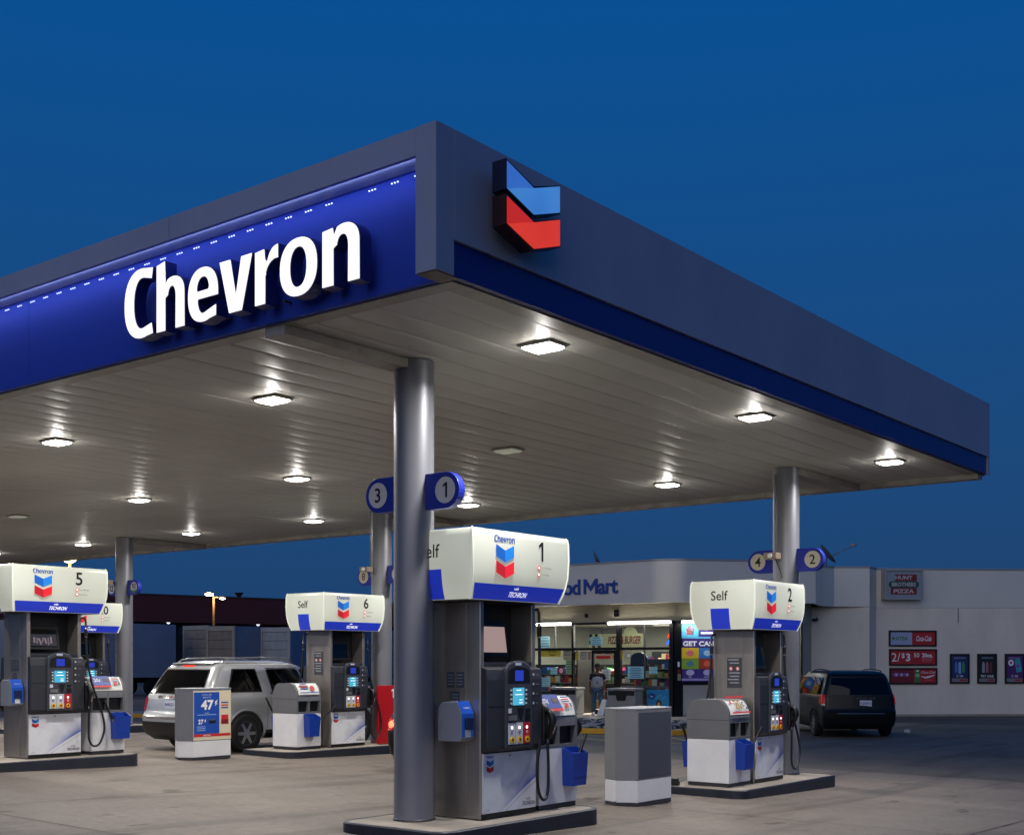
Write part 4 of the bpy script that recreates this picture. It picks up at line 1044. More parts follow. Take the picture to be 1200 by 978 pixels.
suv, sp_, rp_, sl_, sdx, hf, ry = car('silver_car', 'silver sport utility car with roof rails parked by pump six', (sx_, sy_, gz(-19.6, 16.5)+.004), 0, S_SUV, silver, (1.1, 4.1), .375, alloy,
    [(1.18, 1.585, (.72, .93), (1.50, 1.44)), (1.17, 1.60, (1.80, 1.74), (2.62, 2.50)), (1.17, 1.60, (2.72, 2.60), (3.55, 2.98))], (1.15, 1.58, .78, .64), (.80, 1.06, 5, 13), spokes=6)
# black lower cladding, chrome strip, plate, wiper, handles, rails
cl = [[(p[0]*1.008, p[1]-.012, z) for p in ([(-q[0], q[1]) for q in hf(z)[12:0:-1]]+hf(z)[:13])] for z in (.25, .36, .46, .56, .60)]
MB().grid(cl).build('rear_bumper', black_pl, suv, smooth=True)
for s in (1, -1): MB().grid(sp_(.27, .43, (1.58, 1.58), (3.62, 3.62), .012, s=s)).build('sill_cladding', black_pl, suv, smooth=True)
MB().grid(rp_(.655, .70, .72, .72, .012, nz=1)).build('chrome_strip', chrome, suv)
MB().grid(rp_(1.045, 1.10, .42, .40, .016, nz=1)).build('tailgate_trim', chrome, suv)
text('lettering', 'GMC', M('badge_red', '#a8141c', .3), (-.0, ry(1.075, 0)-.018, 1.075), h=.05, right=FY, parent=suv, bold=.03)
pl = plate('licence_plate', M('plate_white', '#c8cdd8', .4), (-.0, ry(.93, 0)-.006, .93), .31, .155, FY, UP, suv, depth=.004); text('lettering', 'B49K27', ink_blue, (0, ry(.93, 0)-.013, .93), h=.06, right=FY, parent=pl, bold=.01)
MB().tube([(0, ry(1.15, 0)-.03, 1.15), (.2, ry(1.2, .2)-.03, 1.20), (.42, ry(1.22, .42)-.03, 1.215)], .011, 6).build('rear_wiper', black_pl, suv)
MB().box(-.16, ry(1.66, 0)-.015, 1.645, .16, ry(1.66, 0)+.05, 1.675).build('high_brake_lamp', M('brake_lamp', '#901008', .2, emit='#ff3a20', es=1.2), suv)
MB().grid([[(x, ry(1.70, x)+.02+dy, 1.70+.018*dz) for x in (-.62, -.3, 0, .3, .62)] for dy, dz in ((-.10, 0), (-.06, 1.2), (.15, 1.8))]).build('roof_spoiler', silver, suv, smooth=True)
for s in (1, -1):
    MB().tube(bez([(s*.66, .75, 1.70), (s*.655, .92, 1.79), (s*.65, 1.7, 1.82), (s*.645, 2.35, 1.80), (s*.64, 2.6, 1.70)], 5), .017, 8).build('roof_rail', M('rail_gray', '#8a8c90', .3, .8), suv, smooth=True)
    for yy in (1.86, 2.78): MB().box(min(s*.975, s*1.01), yy, .985, max(s*.975, s*1.01), yy+.2, 1.015).build('door_handle', silver, suv, bevel=.008)
    for ya in (1.62, 2.66): MB().grid(sp_(.45, 1.14, (ya, ya), (ya+.009, ya+.009), .003, ny=1, s=s)).build('door_seam', black_pl, suv)
    MB().grid(sp_(1.115, 1.15, (1.70, 1.70), (3.6, 3.6), .011, nz=1, s=s)).build('window_trim', chrome, suv)
MB().box(-1.13, 3.25, 1.12, -.95, 3.40, 1.30).build('wing_mirror', silver, suv, bevel=.03); MB().box(.95, 3.25, 1.12, 1.13, 3.40, 1.30).build('wing_mirror', silver, suv, bevel=.03)

S_VAN = [(.22, .24, 4.85, .90), (.32, .08, 5.05, .96), (.50, .02, 5.15, .985), (.68, .0, 5.15, .99), (.74, .05, 5.12, .99), (.95, .09, 5.05, .985), (1.02, .10, 4.70, .98), (1.06, .105, 4.25, .97), (1.10, .11, 4.05, .955), (1.35, .17, 3.60, .885), (1.58, .26, 3.15, .815), (1.67, .33, 2.95, .765), (1.72, .46, 2.75, .66), (1.745, .75, 2.55, .42)]
hd = Vector((-.616, .788, 0)); rz = math.atan2(-hd.x, hd.y)
rc = Vector((-13.44, 31.66, 0))-hd*1.0
van, sp2, rp2, sl2, sdx2, hf2, ry2 = car('dark_van', 'dark passenger van with red tail lamps facing the store wall', (rc.x, rc.y, gz(rc.x, rc.y)+.004), rz, S_VAN, black_paint, (1.0, 4.05), .34, alloy,
    [(1.13, 1.56, (.50, .62), (1.35, 1.30)), (1.12, 1.57, (1.48, 1.43), (2.70, 2.55)), (1.12, 1.57, (2.80, 2.65), (3.8, 3.12))], (1.12, 1.56, .80, .70), (.88, 1.12, 7, 12), spokes=8, kb=.06)
van['category'] = 'van'
cl = [[(p[0]*1.006, p[1]-.010, z) for p in ([(-q[0], q[1]) for q in hf2(z)[12:0:-1]]+hf2(z)[:13])] for z in (.22, .32, .42, .50)]
MB().grid(cl).build('rear_bumper', black_pl, van, smooth=True)
MB().grid(rp2(.625, .65, .62, .62, .014, nz=1)).build('chrome_strip', M('blue_chrome', '#7f9ac8', .25, .9), van)
pl = plate('licence_plate', M('plate_white', '#c8cdd8', .4), (.14, ry2(.90, 0)-.004, .90), .31, .155, FY, UP, van, depth=.004); text('lettering', 'K3X916', ink_blue, (.14, ry2(.9, 0)-.011, .90), h=.06, right=FY, parent=pl, bold=.01)
text('lettering', 'D O D G E', chrome, (.14, ry2(1.03, 0)-.006, 1.03), h=.035, w=.5, right=FY, parent=van, bold=.02)
for s in (1, -1):
    lr_ = [[(s*(p[0]*1.013+.006), p[1]-.012, z) for p in hf2(z)[7:11]] for z in (.84, .885)]
    MB().grid(lr_).build('reverse_lamp', M('reverse_lamp', '#b8bcc4', .2), van)
    MB().tube(bez([(s*.69, .6, 1.69), (s*.685, .75, 1.755), (s*.67, 1.8, 1.775), (s*.665, 2.5, 1.71)], 5), .015, 6).build('roof_rail', chrome if False else black_pl, van, smooth=True)
    MB().grid(sp2(.99, 1.012, (1.45, 1.45), (3.9, 3.9), .006, nz=1, s=s)).build('body_moulding', black_pl, van)
    MB().grid(sp2(1.085, 1.105, (.55, .55), (3.8, 3.8), .010, nz=1, s=s)).build('window_trim', chrome, van)
    MB().grid(sp2(.40, 1.10, (1.42, 1.42), (1.428, 1.428), .003, ny=1, s=s)).build('door_seam', rubber, van)
MB().box(.97, 3.35, 1.08, 1.15, 3.5, 1.26).build('wing_mirror', black_paint, van, bevel=.03); MB().box(-1.15, 3.35, 1.08, -.97, 3.5, 1.26).build('wing_mirror', black_paint, van, bevel=.03)

S_HAT = [(.2, .2, 3.75, .80), (.3, .06, 3.92, .84), (.48, .0, 3.98, .86), (.66, .0, 3.98, .865), (.85, .06, 3.85, .86), (.90, .08, 3.3, .85), (.95, .1, 3.05, .84), (1.2, .28, 2.6, .74), (1.36, .48, 2.25, .66), (1.43, .75, 1.95, .52), (1.45, 1.0, 1.8, .35)]
hrz = R(16); ch, sh_ = math.cos(hrz), math.sin(hrz)
q0 = at(451, 20.7); off = Vector((-.80*ch-.10*(-sh_), -.80*sh_+.10*ch*0, 0))
hx_, hy_ = q0.x+.84*ch, q0.y+.84*sh_-.05
hat, *_ = car('dark_hatchback', 'dark car with glowing red tail lamp beyond the thick column', (hx_, hy_, gz(hx_, hy_+2)+.004), hrz, S_HAT, black_paint, (.72, 3.2), .30, alloy,
    [(1.0, 1.33, (.62, .8), (1.45, 1.42)), (1.0, 1.33, (1.55, 1.52), (2.75, 2.2))], (.98, 1.32, .66, .54), (.70, .90, 5, 12), kb=.08, ws=(.98, 1.35), tail_glow=True)

# ================================================================ store
store = empty('store_building'); tag(store, 'low gray convenience store with lit shop windows and wide flat fascia', 'building')
st_fascia = M('store_fascia_metal', '#e8e0d2', .42, .35, var=.05, vscale=.5, rvar=.08)
st_wall = M('store_wall_stucco', '#e0d7c8', .85, 0, var=.14, vscale=.8, bump=.3, bscale=25, stretch=(1, 1, .35))
st_tan = M('store_tan_wall', '#b5ae98', .8, 0, var=.08, vscale=1.0)
st_black = M('black_window_frame', '#0b0b0d', .4, .3)
ZS = 5.2; ZF = 3.82; GA = 36.3
def clear_glass():
    m = bpy.data.materials.new('shop_glass'); m.use_nodes = True; t = m.node_tree; t.nodes.clear()
    o = t.nodes.new('ShaderNodeOutputMaterial'); a = t.nodes.new('ShaderNodeBsdfTransparent'); a.inputs[0].default_value = (.80, .84, .84, 1)
    g = t.nodes.new('ShaderNodeBsdfGlossy'); g.inputs['Roughness'].default_value = .02; mx_ = t.nodes.new('ShaderNodeMixShader'); mx_.inputs[0].default_value = .07
    t.links.new(a.outputs[0], mx_.inputs[1]); t.links.new(g.outputs[0], mx_.inputs[2]); t.links.new(mx_.outputs[0], o.inputs[0]); return m
shop_glass = clear_glass()
# fascia line in plan (front, rounded corner, splay, set-back, rear splay)
P1 = Vector((-21.3, 35.35)); Bd = Vector((.642, .767)).normalized(); 
line = [(-32.5, 35.35)]
r = 1.6; th = math.atan2(Bd.y, Bd.x); tl = r*math.tan(th/2); c0 = Vector((P1.x-tl, 35.35+r))
for i in range(11): a = -math.pi/2+th*i/10; line.append((c0.x+r*math.cos(a), c0.y+r*math.sin(a)))
W1 = at(951, 44.6); W2 = at(1019, 44.4); W3 = at(1027, 45.2); W4 = at(1330, 46.0)
line += [(-17.95, 39.35), (W1.x+.6, W1.y-.4), (W1.x+.75, W1.y+.25), (W2.x, W2.y), (W3.x, W3.y), (W4.x, W4.y)]
def offset(line, d):
    out = []
    for i, p in enumerate(line):
        a = Vector(line[max(0, i-1)]); b = Vector(line[min(len(line)-1, i+1)]); t = (b-a).normalized(); out.append((p[0]-t.y*d, p[1]+t.x*d))
    return out
inn = offset(line, .14)
b = MB()
b.rings([[(p[0], p[1], ZF) for p in line]+[(p[0], p[1], ZF) for p in inn[::-1]], [(p[0], p[1], ZS) for p in line]+[(p[0], p[1], ZS) for p in inn[::-1]]])
b.build('fascia', st_fascia, store, smooth=20)
co, ci = offset(line, -.03), offset(line, .17)
MB().rings([[(p[0], p[1], ZS+.002) for p in co]+[(p[0], p[1], ZS+.002) for p in ci[::-1]], [(p[0], p[1], ZS+.06) for p in co]+[(p[0], p[1], ZS+.06) for p in ci[::-1]]]).build('coping', M('coping_metal', '#a5a6ab', .4, .5), store, smooth=20)
back = [(W4.x-8, W4.y+12), (-34, 52)]
roof = inn+back
MB().prism(roof, ZF+.3, ZF+.45).build('roof', M('roof_felt', '#3a3a3c', .9), store)
# window line, beam over it, soffit
A0 = Vector((-32.4, GA)); A1 = Vector((-21.68, GA)); B1 = Vector((online(941, 775, A1, A1+Bd*5)[:2]))
def wallseg(name, a, b_, z0, z1, th_, mat, parent=store, off=0.0):
    a = Vector(a[:2]); b_ = Vector(b_[:2]); t = (b_-a).normalized(); n = Vector((-t.y, t.x)); a = a+n*off; b_ = b_+n*off
    q = [a, b_, b_+n*th_, a+n*th_]; return MB().prism([(p.x, p.y) for p in q], z0, z1).build(name, mat, parent)
wallseg('beam', A0, A1+Vector((.03, 0)), 3.24, ZF+.3, .25, st_tan); wallseg('beam', A1, B1, 3.24, ZF+.3, .25, st_tan, off=.002)
sf = [(-32.4, 35.5)]+[p for p in inn[1:12]]+[(inn[12][0], inn[12][1]), (B1.x+.4, B1.y-.2), (B1.x, B1.y+.05), (A1.x, A1.y+.05), (-32.4, GA+.05)]
MB().prism(sf, ZF+.02, ZF+.04).build('soffit', M('store_soffit', '#9a958a', .7), store)
wallseg('wall', B1, W1, -.3, ZF+.2, .2, st_tan); wallseg('wall', W1, W2, -.3, ZF-.002, .25, st_wall, off=.012); wallseg('wall', W2, W3, -.3, ZF-.002, .25, st_wall, off=.012)
wallseg('wall', W3, W4, -.3, ZF-.002, .25, st_wall, off=.012); wallseg('wall', W4, back[0], -.3, ZS, .25, st_wall); wallseg('wall', back[1], (-32.4, 35.5), -.3, ZS, .25, st_wall); wallseg('wall', back[0], back[1], -.3, ZS, .25, st_wall)
wallseg('wall_base', W3, W4, -.3, -.06, .05, concrete, off=-.10)
t_ = (Vector(W4[:2])-Vector(W3[:2])).normalized()
for px in (1123, 1215): q = online(px, 700, W3, W4); MB().prism([(q.x-.012*t_.x+.004*t_.y, q.y-.012*t_.y-.004*t_.x), (q.x+.012*t_.x+.004*t_.y, q.y+.012*t_.y-.004*t_.x), (q.x+.012*t_.x-.02*t_.y, q.y+.012*t_.y+.02*t_.x), (q.x-.012*t_.x-.02*t_.y, q.y-.012*t_.y+.02*t_.x)], ZF-.55, ZF-.01).build('control_joint', M('joint_gray', '#5f6067', .9), store)  # control joints in their own darker gray
# front glazing: frame members, panes, door
X = lambda px: ony(px, 775, GA).x
Z = lambda px, py: ony(px, py, GA).z
zt = Z(700, 760); 
mull = [X(p) for p in (560, 605, 621, 672, 726, 788)]
for p, w in ((520, .09), (560, .09), (615, .09), (672, .09), (725.5, .17), (787.5, .15)): xx = X(p); MB().box(xx-w/2, GA-.06, -.02, xx+w/2, GA+.06, 3.238).build('mullion', st_black, store)
MB().box(-32.4, GA-.05, 3.16, X(786), GA+.05, 3.236).build('head_rail', st_black, store)
segs = [(X(522), X(558.5)), (X(562), X(613.5)), (X(616.5), X(670.6)), (X(673.4), X(722.7)), (X(728.3), X(785.2))]
for i, (a, c) in enumerate(segs):
    MB().box(a, GA-.045, zt-.045, c, GA+.045, zt+.045).build('transom_bar', st_black, store)
    MB().box(a+.005, GA-.006, zt+.047, c-.005, GA+.006, 3.158).build('window_pane', shop_glass, store)
    if i != 3:
        MB().box(a, GA-.045, -.02, c, GA+.045, .09).build('sill_rail', st_black, store)
        MB().box(a+.005, GA-.006, .092, c-.005, GA+.006, zt-.047).build('window_pane', shop_glass, store)
for px in (651, 755.5): xx = X(px); MB().box(xx-.015, GA-.03, zt+.047, xx+.015, GA+.03, 3.158).build('mullion', M('thin_mullion', '#55585a', .4, .5), store)
xx = X(755.5); MB().box(xx-.012, GA-.03, .092, xx+.012, GA+.03, zt-.047).build('mullion', M('thin_mullion', '#55585a', .4, .5), store)
a, c = X(728.3), X(785.2); MB().box(a, GA-.04, Z(750, 806), c, GA+.04, Z(750, 803)).build('mid_rail', M('thin_mullion', '#55585a', .4, .5), store)
# door leaf, shut, right half of the opening; the left half stands open
d0, d1 = X(693.8), X(722.5)
door = MB(); 
for bx in ((d0, .0, d0+.09, zt-.05), (d1-.09, .0, d1, zt-.05)): door.box(bx[0], GA-.03, .005, bx[2], GA+.03, bx[3])
for z0, z1 in ((.005, .17), (zt-.16, zt-.05), (Z(700, 806.5), Z(700, 803))): door.box(d0+.0905, GA-.028, z0, d1-.0905, GA+.028, z1)
dr = door.build('door', st_black, store); MB().box(d0+.092, GA-.005, .172, d1-.092, GA+.005, Z(700, 806.7)).build('door_pane', shop_glass, dr); MB().box(d0+.092, GA-.005, Z(700, 802.8), d1-.092, GA+.005, zt-.162).build('door_pane', shop_glass, dr)
MB().tube([(d0+.05, GA-.03, .95), (d0+.05, GA-.09, .95), (d0+.05, GA-.09, 1.25), (d0+.05, GA-.03, 1.25)], .014, 6).build('door_handle', steel, dr)
l0 = X(673.4)+.02                                         # open leaf swung inward
MB().box(l0, GA+.08, .005, l0+.05, GA+1.0, zt-.05).build('open_door', st_black, store)
# splay window with low panel under it
BX = lambda px, py: online(px, py, A1, B1)
q0, q1 = BX(790, 775), BX(800, 775)
wallseg('corner_post', (A1.x+.02, A1.y-.02), (q1.x, q1.y), -.02, 3.238, .12, st_black, off=-.03)
for pa, pb in ((800, 866), (867.5, 938)):
    a, c = BX(pa, 775), BX(pb, 775); zs = BX(820, 800).z
    wallseg('window_pane', (a.x, a.y), (c.x, c.y), zs+.06, 3.15, .01, shop_glass); wallseg('sill_rail', (a.x, a.y), (c.x, c.y), zs-.06, zs+.058, .1, st_black, off=-.045)
    wallseg('low_panel', (a.x, a.y), (c.x, c.y), .08, zs-.062, .1, M('low_panel_paint', '#a9a8a2', .6, var=.06), off=-.02); wallseg('panel_foot', (a.x, a.y), (c.x, c.y), -.1, .078, .14, M('panel_foot_gray', '#8b8c90', .7), off=-.06)
    wallseg('head_rail', (a.x, a.y), (c.x, c.y), 3.152, 3.236, .08, st_black, off=-.03); wallseg('mullion', (c.x, c.y), (c.x+Bd.x*.06, c.y+Bd.y*.06), -.02, 3.238, .1, st_black, off=-.05)
# fascia letters
bl = M('food_mart_blue', '#2a4a9c', .45); tr = ony(724.5, 687, 35.35); chh_ = 17.3/FPX*43.2
gm = glyph_word('Food Mart', .02); xs = [p[0] for g in gm for p in g[1]]; ys_ = [p[1] for p in gm[5][1]]
sc_ = chh_/(max(ys_)-min(ys_)); wsc = sc_*1.0
zb_ = ony(690, 695.6, 35.35).z
for ch_, V, Fc in gm:
    if ch_ != ' ': solid(V, Fc, (tr.x-max(xs)*wsc, 35.35, zb_), (1, 0, 0), wsc, sc_, .004, .05, 'letter', bl, store)
# tube lights under the beam
tube_m = M('fluorescent_tube', '#ffffff', .4, emit='#fbf6e8', es=16.0)
def tubelight(a, c, label, power):
    e = empty('tube_light', ((a.x+c.x)/2, (a.y+c.y)/2, a.z)); tag(e, label, 'tube light', 'tube lights over the shop windows')
    L = (c-a).length; rz_ = math.atan2(c.y-a.y, c.x-a.x); e.rotation_euler = (0, 0, rz_)
    MB().box(-L/2, .035, -.05, L/2, .075, .06).build('fixture', white_paint, e); MB().cyl((0, -.0, .0), .028, L-.06, 'x', 10).build('tube', tube_m, e)
    arealight('tube_glow', (0, -.02, -.04), power, L, .06, color=(1, .98, .93), parent=e)
def ty(px, py): return ony(px, py, GA-.16)
tubelight(ty(628, 731.5), ty(669, 731), 'glowing tube light over the window left of the shop door', 12); tubelight(ty(711.5, 730), ty(786, 727.5), 'glowing tube light over the shop door and right window', 22)
a, c = BX(797, 727), BX(845, 727); n_ = Vector((Bd.y, -Bd.x, 0))*.16; z3 = Vector((0, 0, 3.19-a.z)); tubelight(a+n_+z3, c+n_+Vector((0, 0, 3.19-c.z)), 'glowing tube light over the splayed poster window', 14)
tubelight(ty(545, 733), ty(600, 732), 'glowing tube light over the window farthest from the splayed corner', 12)
for px, py, s in ((687.5, 721, .05), (723, 718, .09)):
    q = ony(px, py, GA-.02); e = empty('wall_fitting', (q.x, q.y+.016, q.z)); tag(e, 'small dark bracket on the tan beam over the shop door' if s < .06 else 'dark wall speaker on the tan beam over the shop door', 'fitting'); MB().box(-s, -.08, -s*1.3, s, -.0, s*1.3).build('case', st_black, e, bevel=.01); MB().cyl((0, -.09, 0), s*.6, .02, 'y', 12).build('grille', dark_gray, e)

# ---------------------------------------------------------------- inside the shop
floor_m = M('shop_floor', '#8a867e', .35, var=.1); iw = M('shop_inner_wall', '#8f9186', .8)
MB().prism([(-32.2, GA+.1), (A1.x-.1, GA+.1), (B1.x-.3, B1.y+.2), (-19.5, 47.5), (-32.2, 47.5)], -.06, -.005).build('shop_floor', floor_m, store)
MB().prism([(-32.2, GA+.26), (A1.x-.2, GA+.26), (B1.x-.5, B1.y+.2), (-19.5, 47.5), (-32.2, 47.5)], 3.42, 3.5).build('shop_ceiling', M('ceiling_tile', '#a5a69c', .8), store)
MB().box(-32.2, 47.5, -.05, -19.5, 47.6, 3.42).build('back_wall', iw, store); MB().box(-32.4, GA+.3, -.05, -32.21, 47.5, 3.42).build('inner_wall', iw, store)
pal = [M('goods_%d' % i, h_, .5) for i, h_ in enumerate(('#a8272c', '#c98a24', '#2a54a0', '#d8d4c8', '#2f7a3c', '#4a2c20', '#c9652c', '#8c94a0', '#1c1c22', '#b4a06c', '#7a1c40'))]
def shelf(cx, cy, L, along, label, zmax=1.75, rows=5, seed=0):
    rnd = random.Random(seed); e = empty('goods_shelf', (cx, cy, -.004), 0 if along == 'x' else R(90)); tag(e, label, 'shelf')
    MB().box(-L/2, -.02, .0, L/2, .02, zmax).build('back_panel', M('shelf_dark', '#33312e', .6), e)
    g_ = MB()
    for k in range(rows):
        z = .12+k*(zmax-.15)/rows
        MB().box(-L/2, -.38, z-.03, L/2, .38, z).build('shelf_board', M('shelf_board', '#8a8478', .5), e)
        for s in (-1, 1):
            x = -L/2+.03
            while x < L/2-.12:
                w = rnd.uniform(.06, .22); h = rnd.uniform(.12, (zmax-.15)/rows-.05); d = rnd.uniform(.18, .32)
                g_.mat(rnd.randrange(len(pal))); y0 = s*.37; y1 = s*(.37-d); g_.box(x, min(y0, y1), z+.002, x+w, max(y0, y1), z+h); x += w+.01
    o = g_.build('packaged_goods', pal, e); o['kind'] = 'stuff'
shelf(-25.2, 39.0, 2.6, 'x', 'shelf of mixed packets just inside the shop door', seed=1)
shelf(-22.75, 37.15, 1.7, 'x', 'shelf of crowded packets behind the right shop window', 1.95, 6, seed=2)
shelf(-27.6, 38.0, 2.4, 'x', 'shelf of goods behind the left shop window', seed=3)
shelf(-24.0, 41.6, 5.0, 'x', 'long shelf of goods in the middle of the shop', seed=4)
shelf(-24.6, 46.9, 9.0, 'x', 'tall wall shelf of goods along the back of the shop', 2.3, 6, seed=5)
for i, (x, y) in enumerate(((-28.6, 39.5), (-24.6, 39.0), (-22.6, 40.2), (-26.5, 44.0))):
    e = empty('shop_ceiling_lamp', (x, y, 3.40)); tag(e, 'long ceiling lamp inside the shop '+('above the left window shelf', 'above the shelf inside the door', 'behind the right window', 'towards the back wall')[i], 'ceiling lamp', 'ceiling lamps inside the shop')
    MB().box(-.75, -.12, -.05, .75, .12, -.002).build('frame', white_paint, e); MB().box(-.7, -.09, -.06, .7, .09, -.0505).build('diffuser', M('shop_lamp_lit', '#ffffff', .4, emit='#fff6dc', es=2.2), e)
    arealight('shop_light', (0, 0, -.08), 640, 1.4, .18, color=(1, .95, .82), parent=e)
# hanging board inside
cb = ony(727, 749, GA+.35)
e = empty('hanging_food_board', cb); tag(e, 'cream board lettered PIZZA and BURGER with checkered end hung behind the shop transom', 'sign')
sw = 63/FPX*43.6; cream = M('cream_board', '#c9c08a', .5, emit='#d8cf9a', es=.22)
MB().box(-sw/2+.12, -.03, -.27, sw/2, .03, .2).build('board', cream, e, bevel=.03); MB().cyl((sw*.22, 0, .17), .28, .05, 'y', 24).build('board_crest', cream, e)
text('lettering', 'PIZZA & BURGER', M('board_red', '#9a2a1c', .5), (.18, -.032, -.02), h=.28, w=1.36, right=FY, parent=e, shear=.25, bold=.03)
for i in range(4):
    for j in range(4): MB().box(-sw/2-.36+i*.12, -.028, -.27+j*.12, -sw/2-.245+i*.12, .02, -.155+j*.12).build('checker', ink_black if (i+j) % 2 else cream, e)
disc('tomato', ink_red, (-sw/2+.0, -.035, -.05), .07, FY, UP, e, depth=.0)
# ---------------------------------------------------------------- things stuck to or standing behind the glass (zoom pixels -> photo pixels)
def zp(x, y): return 620+x*.15332, 710+y*.15332
def notice(x0, y0, x1, y1, mat, name, label, lines=0, lm=None, cat='notice', group=None, dy=-.012, extra=None):
    pa = zp(x0, y0); pb = zp(x1, y1); a = ony(pa[0], pa[1], GA+dy); b_ = ony(pb[0], pb[1], GA+dy)
    c = (a+b_)/2; w = b_.x-a.x; h = a.z-b_.z; e = empty(name, c); tag(e, label, cat, group)
    plate('sheet', mat, (0, 0, 0), w, h, FY, UP, e, depth=0)
    for i in range(lines): plate('print_line', lm or ink_gray, (0, -.0025, h*.36-i*h*.72/max(1, lines-1)), w*(.8 if i % 2 else .62), h*.06, FY, UP, e, depth=0, thick=.001)
    return e, w, h
pg = M('cyan_notice_paper', '#8fc4cc', .7); 
notice(82, 232, 160, 315, pg, 'paper_notice', 'pale cyan notice in the transom left of the shop door', 4)
e, w, h = notice(82, 332, 243, 385, M('yellow_banner', '#c9b43a', .6), 'window_banner', 'yellow banner in the window left of the shop door', 0, cat='banner')
text('lettering', 'Sale Today', ink_black, (.1, -.003, h*.16), h=h*.3, right=FY, parent=e, bold=.02); text('lettering', '& More', ink_black, (.1, -.003, -h*.25), h=h*.26, right=FY, parent=e, bold=.02)
notice(165, 470, 215, 520, pg, 'paper_notice', 'small square cyan notice beside the round red sign', 3)
notice(62, 543, 160, 615, pg, 'paper_notice', 'wide cyan notice low in the window left of the shop door', 4)
notice(262, 335, 322, 410, M('beige_poster', '#9a9076', .6), 'paper_notice', 'beige poster beside the yellow window banner', 3)
notice(280, 410, 325, 515, M('lime_poster', '#7f9f60', .6), 'paper_notice', 'green and blue notice strip at the left door post', 5, ink_blue)
for x0, m_, nm in ((352, '#c9b840', 'yellow'), (390, '#b0a89a', 'pale'), (448, '#a88a6a', 'tan')): notice(x0, 345, x0+(28 if nm != 'pale' else 55), 408, M('card_'+nm, m_, .6), 'hanging_card', nm+' card hanging in the open doorway', 3, dy=.05, cat='card')
notice(470, 235, 560, 300, pg, 'paper_notice', 'cyan notice in the transom over the shop door', 4, ink_blue)
e, w, h = notice(515, 345, 625, 402, M('red_sign', '#b8261c', .5), 'door_sign', 'red lettered sign at the top of the shop door', 0, cat='sign')
plate('stripe', M('sign_cream', '#d8c8a0', .5), (0, -.0025, h*.05), w, h*.22, FY, UP, e, depth=0); text('lettering', 'PIZZA', ink_white, (0, -.003, h*.3), h=h*.25, right=FY, parent=e, bold=.03)
notice(638, 345, 667, 372, M('yellow_sticker', '#d8c020', .5), 'door_sticker', 'yellow sticker beside the red door sign', 1, ink_black, 'sticker'); notice(638, 376, 667, 402, M('orange_sticker', '#a07838', .5), 'door_sticker', 'brown sticker under the yellow door sticker', 1, ink_black, 'sticker')
notice(555, 482, 620, 563, paper, 'paper_notice', 'white paper notice taped to the shop door', 6); notice(598, 638, 658, 692, pg, 'paper_notice', 'cyan notice on the lower door glass', 3)
notice(755, 460, 877, 553, pg, 'paper_notice', 'large cyan notice in the window right of the shop door', 6, ink_blue); notice(918, 462, 980, 518, pg, 'paper_notice', 'small cyan notice right of the large one', 3)
notice(710, 335, 720, 405, M('yellow_strip', '#d0b020', .5), 'door_sticker', 'narrow yellow strip at the right door post', 0, None, 'sticker')
e, w, h = notice(900, 635, 1070, 800, M('ice_poster_blue', '#1f86b8', .5), 'ice_cream_poster', 'blue ice cream poster low in the right shop window', 0, cat='poster')
disc('print_oval', ink_blue, (-w*.27, -.003, h*.18), w*.17, FY, UP, e, ry=h*.14, depth=0); text('lettering', 'Ice', ink_white, (-w*.27, -.006, h*.18), h=h*.1, right=FY, parent=e, bold=.02)
disc('print_bar', M('choc_brown', '#3a2012', .5), (w*.04, -.003, -h*.22), w*.13, FY, UP, e, ry=h*.24, depth=0); disc('print_bar', M('nut_tan', '#c49a6a', .5), (w*.04, -.006, -h*.24), w*.07, FY, UP, e, ry=h*.15, depth=0); disc('print_bar', M('banana_tan', '#b8902a', .5), (-w*.36, -.003, -h*.36), w*.12, FY, UP, e, ry=h*.12, depth=0)
for k in range(5): disc('print_swirl', M('ice_pale', '#52b4dc', .5), (w*(-.1+.1*k), -.003, h*(.1+.06*(k % 3))), w*.07, FY, UP, e, ry=h*.02, depth=0)
for (x, y, r_, m1, m2, nm, lb) in ((245, 492, 22, ink_red, ink_white, 'round_sign', 'round red no entry sign in the left shop window'), (515, 465, 20, M('round_gray', '#b0b6bc', .5), ink_white, 'round_sticker', 'round pale sticker on the shop door'), (760, 376, 18, M('clock_rim', '#5a5a5c', .5), ink_white, 'wall_clock', 'round white clock in the right shop window'), (545, 660, 34, M('oval_gray', '#9c968c', .5), paper, 'oval_sticker', 'white oval sticker on the lower door glass')):
    p_ = zp(x, y); q = ony(p_[0], p_[1], GA-.036); e = empty(nm, q); tag(e, lb, 'sign' if 'sign' in nm else ('clock' if 'clock' in nm else 'sticker')); rr_ = r_*.15332/FPX*43.8
    disc('rim', m1, (0,0,0), rr_, FY, UP, e, depth=0); disc('face', m2, (0, -.003, 0), rr_*.72, FY, UP, e, depth=0)
    if 'sign' in nm: plate('bar', ink_red, (0, -.006, 0), rr_*1.1, rr_*.34, FY, UP, e, depth=0)
    if 'clock' in nm: plate('hand', ink_black, (0, -.006, rr_*.2), .015, rr_*.45, FY, UP, e, depth=0)
# black arched rack and hat stand shape behind the right window
p_ = zp(840, 415); q = ony(p_[0], p_[1], GA+.4); e = empty('arched_display', (q.x, q.y, q.z)); tag(e, 'black arched display board behind the right shop window', 'display')
pts = [(-.34, -.26), (.34, -.26), (.34, .06)]+[(.34*math.cos(R(a)), .06+.22*math.sin(R(a))) for a in range(15, 180, 15)]+[(-.34, .06)]
MB().prism(pts, -.02, .02, 'y').build('board', black_pl, e); MB().tube([(-.33, 0, -.26), (-.33, 0, .5)], .012, 6).build('hanger', steel, e)
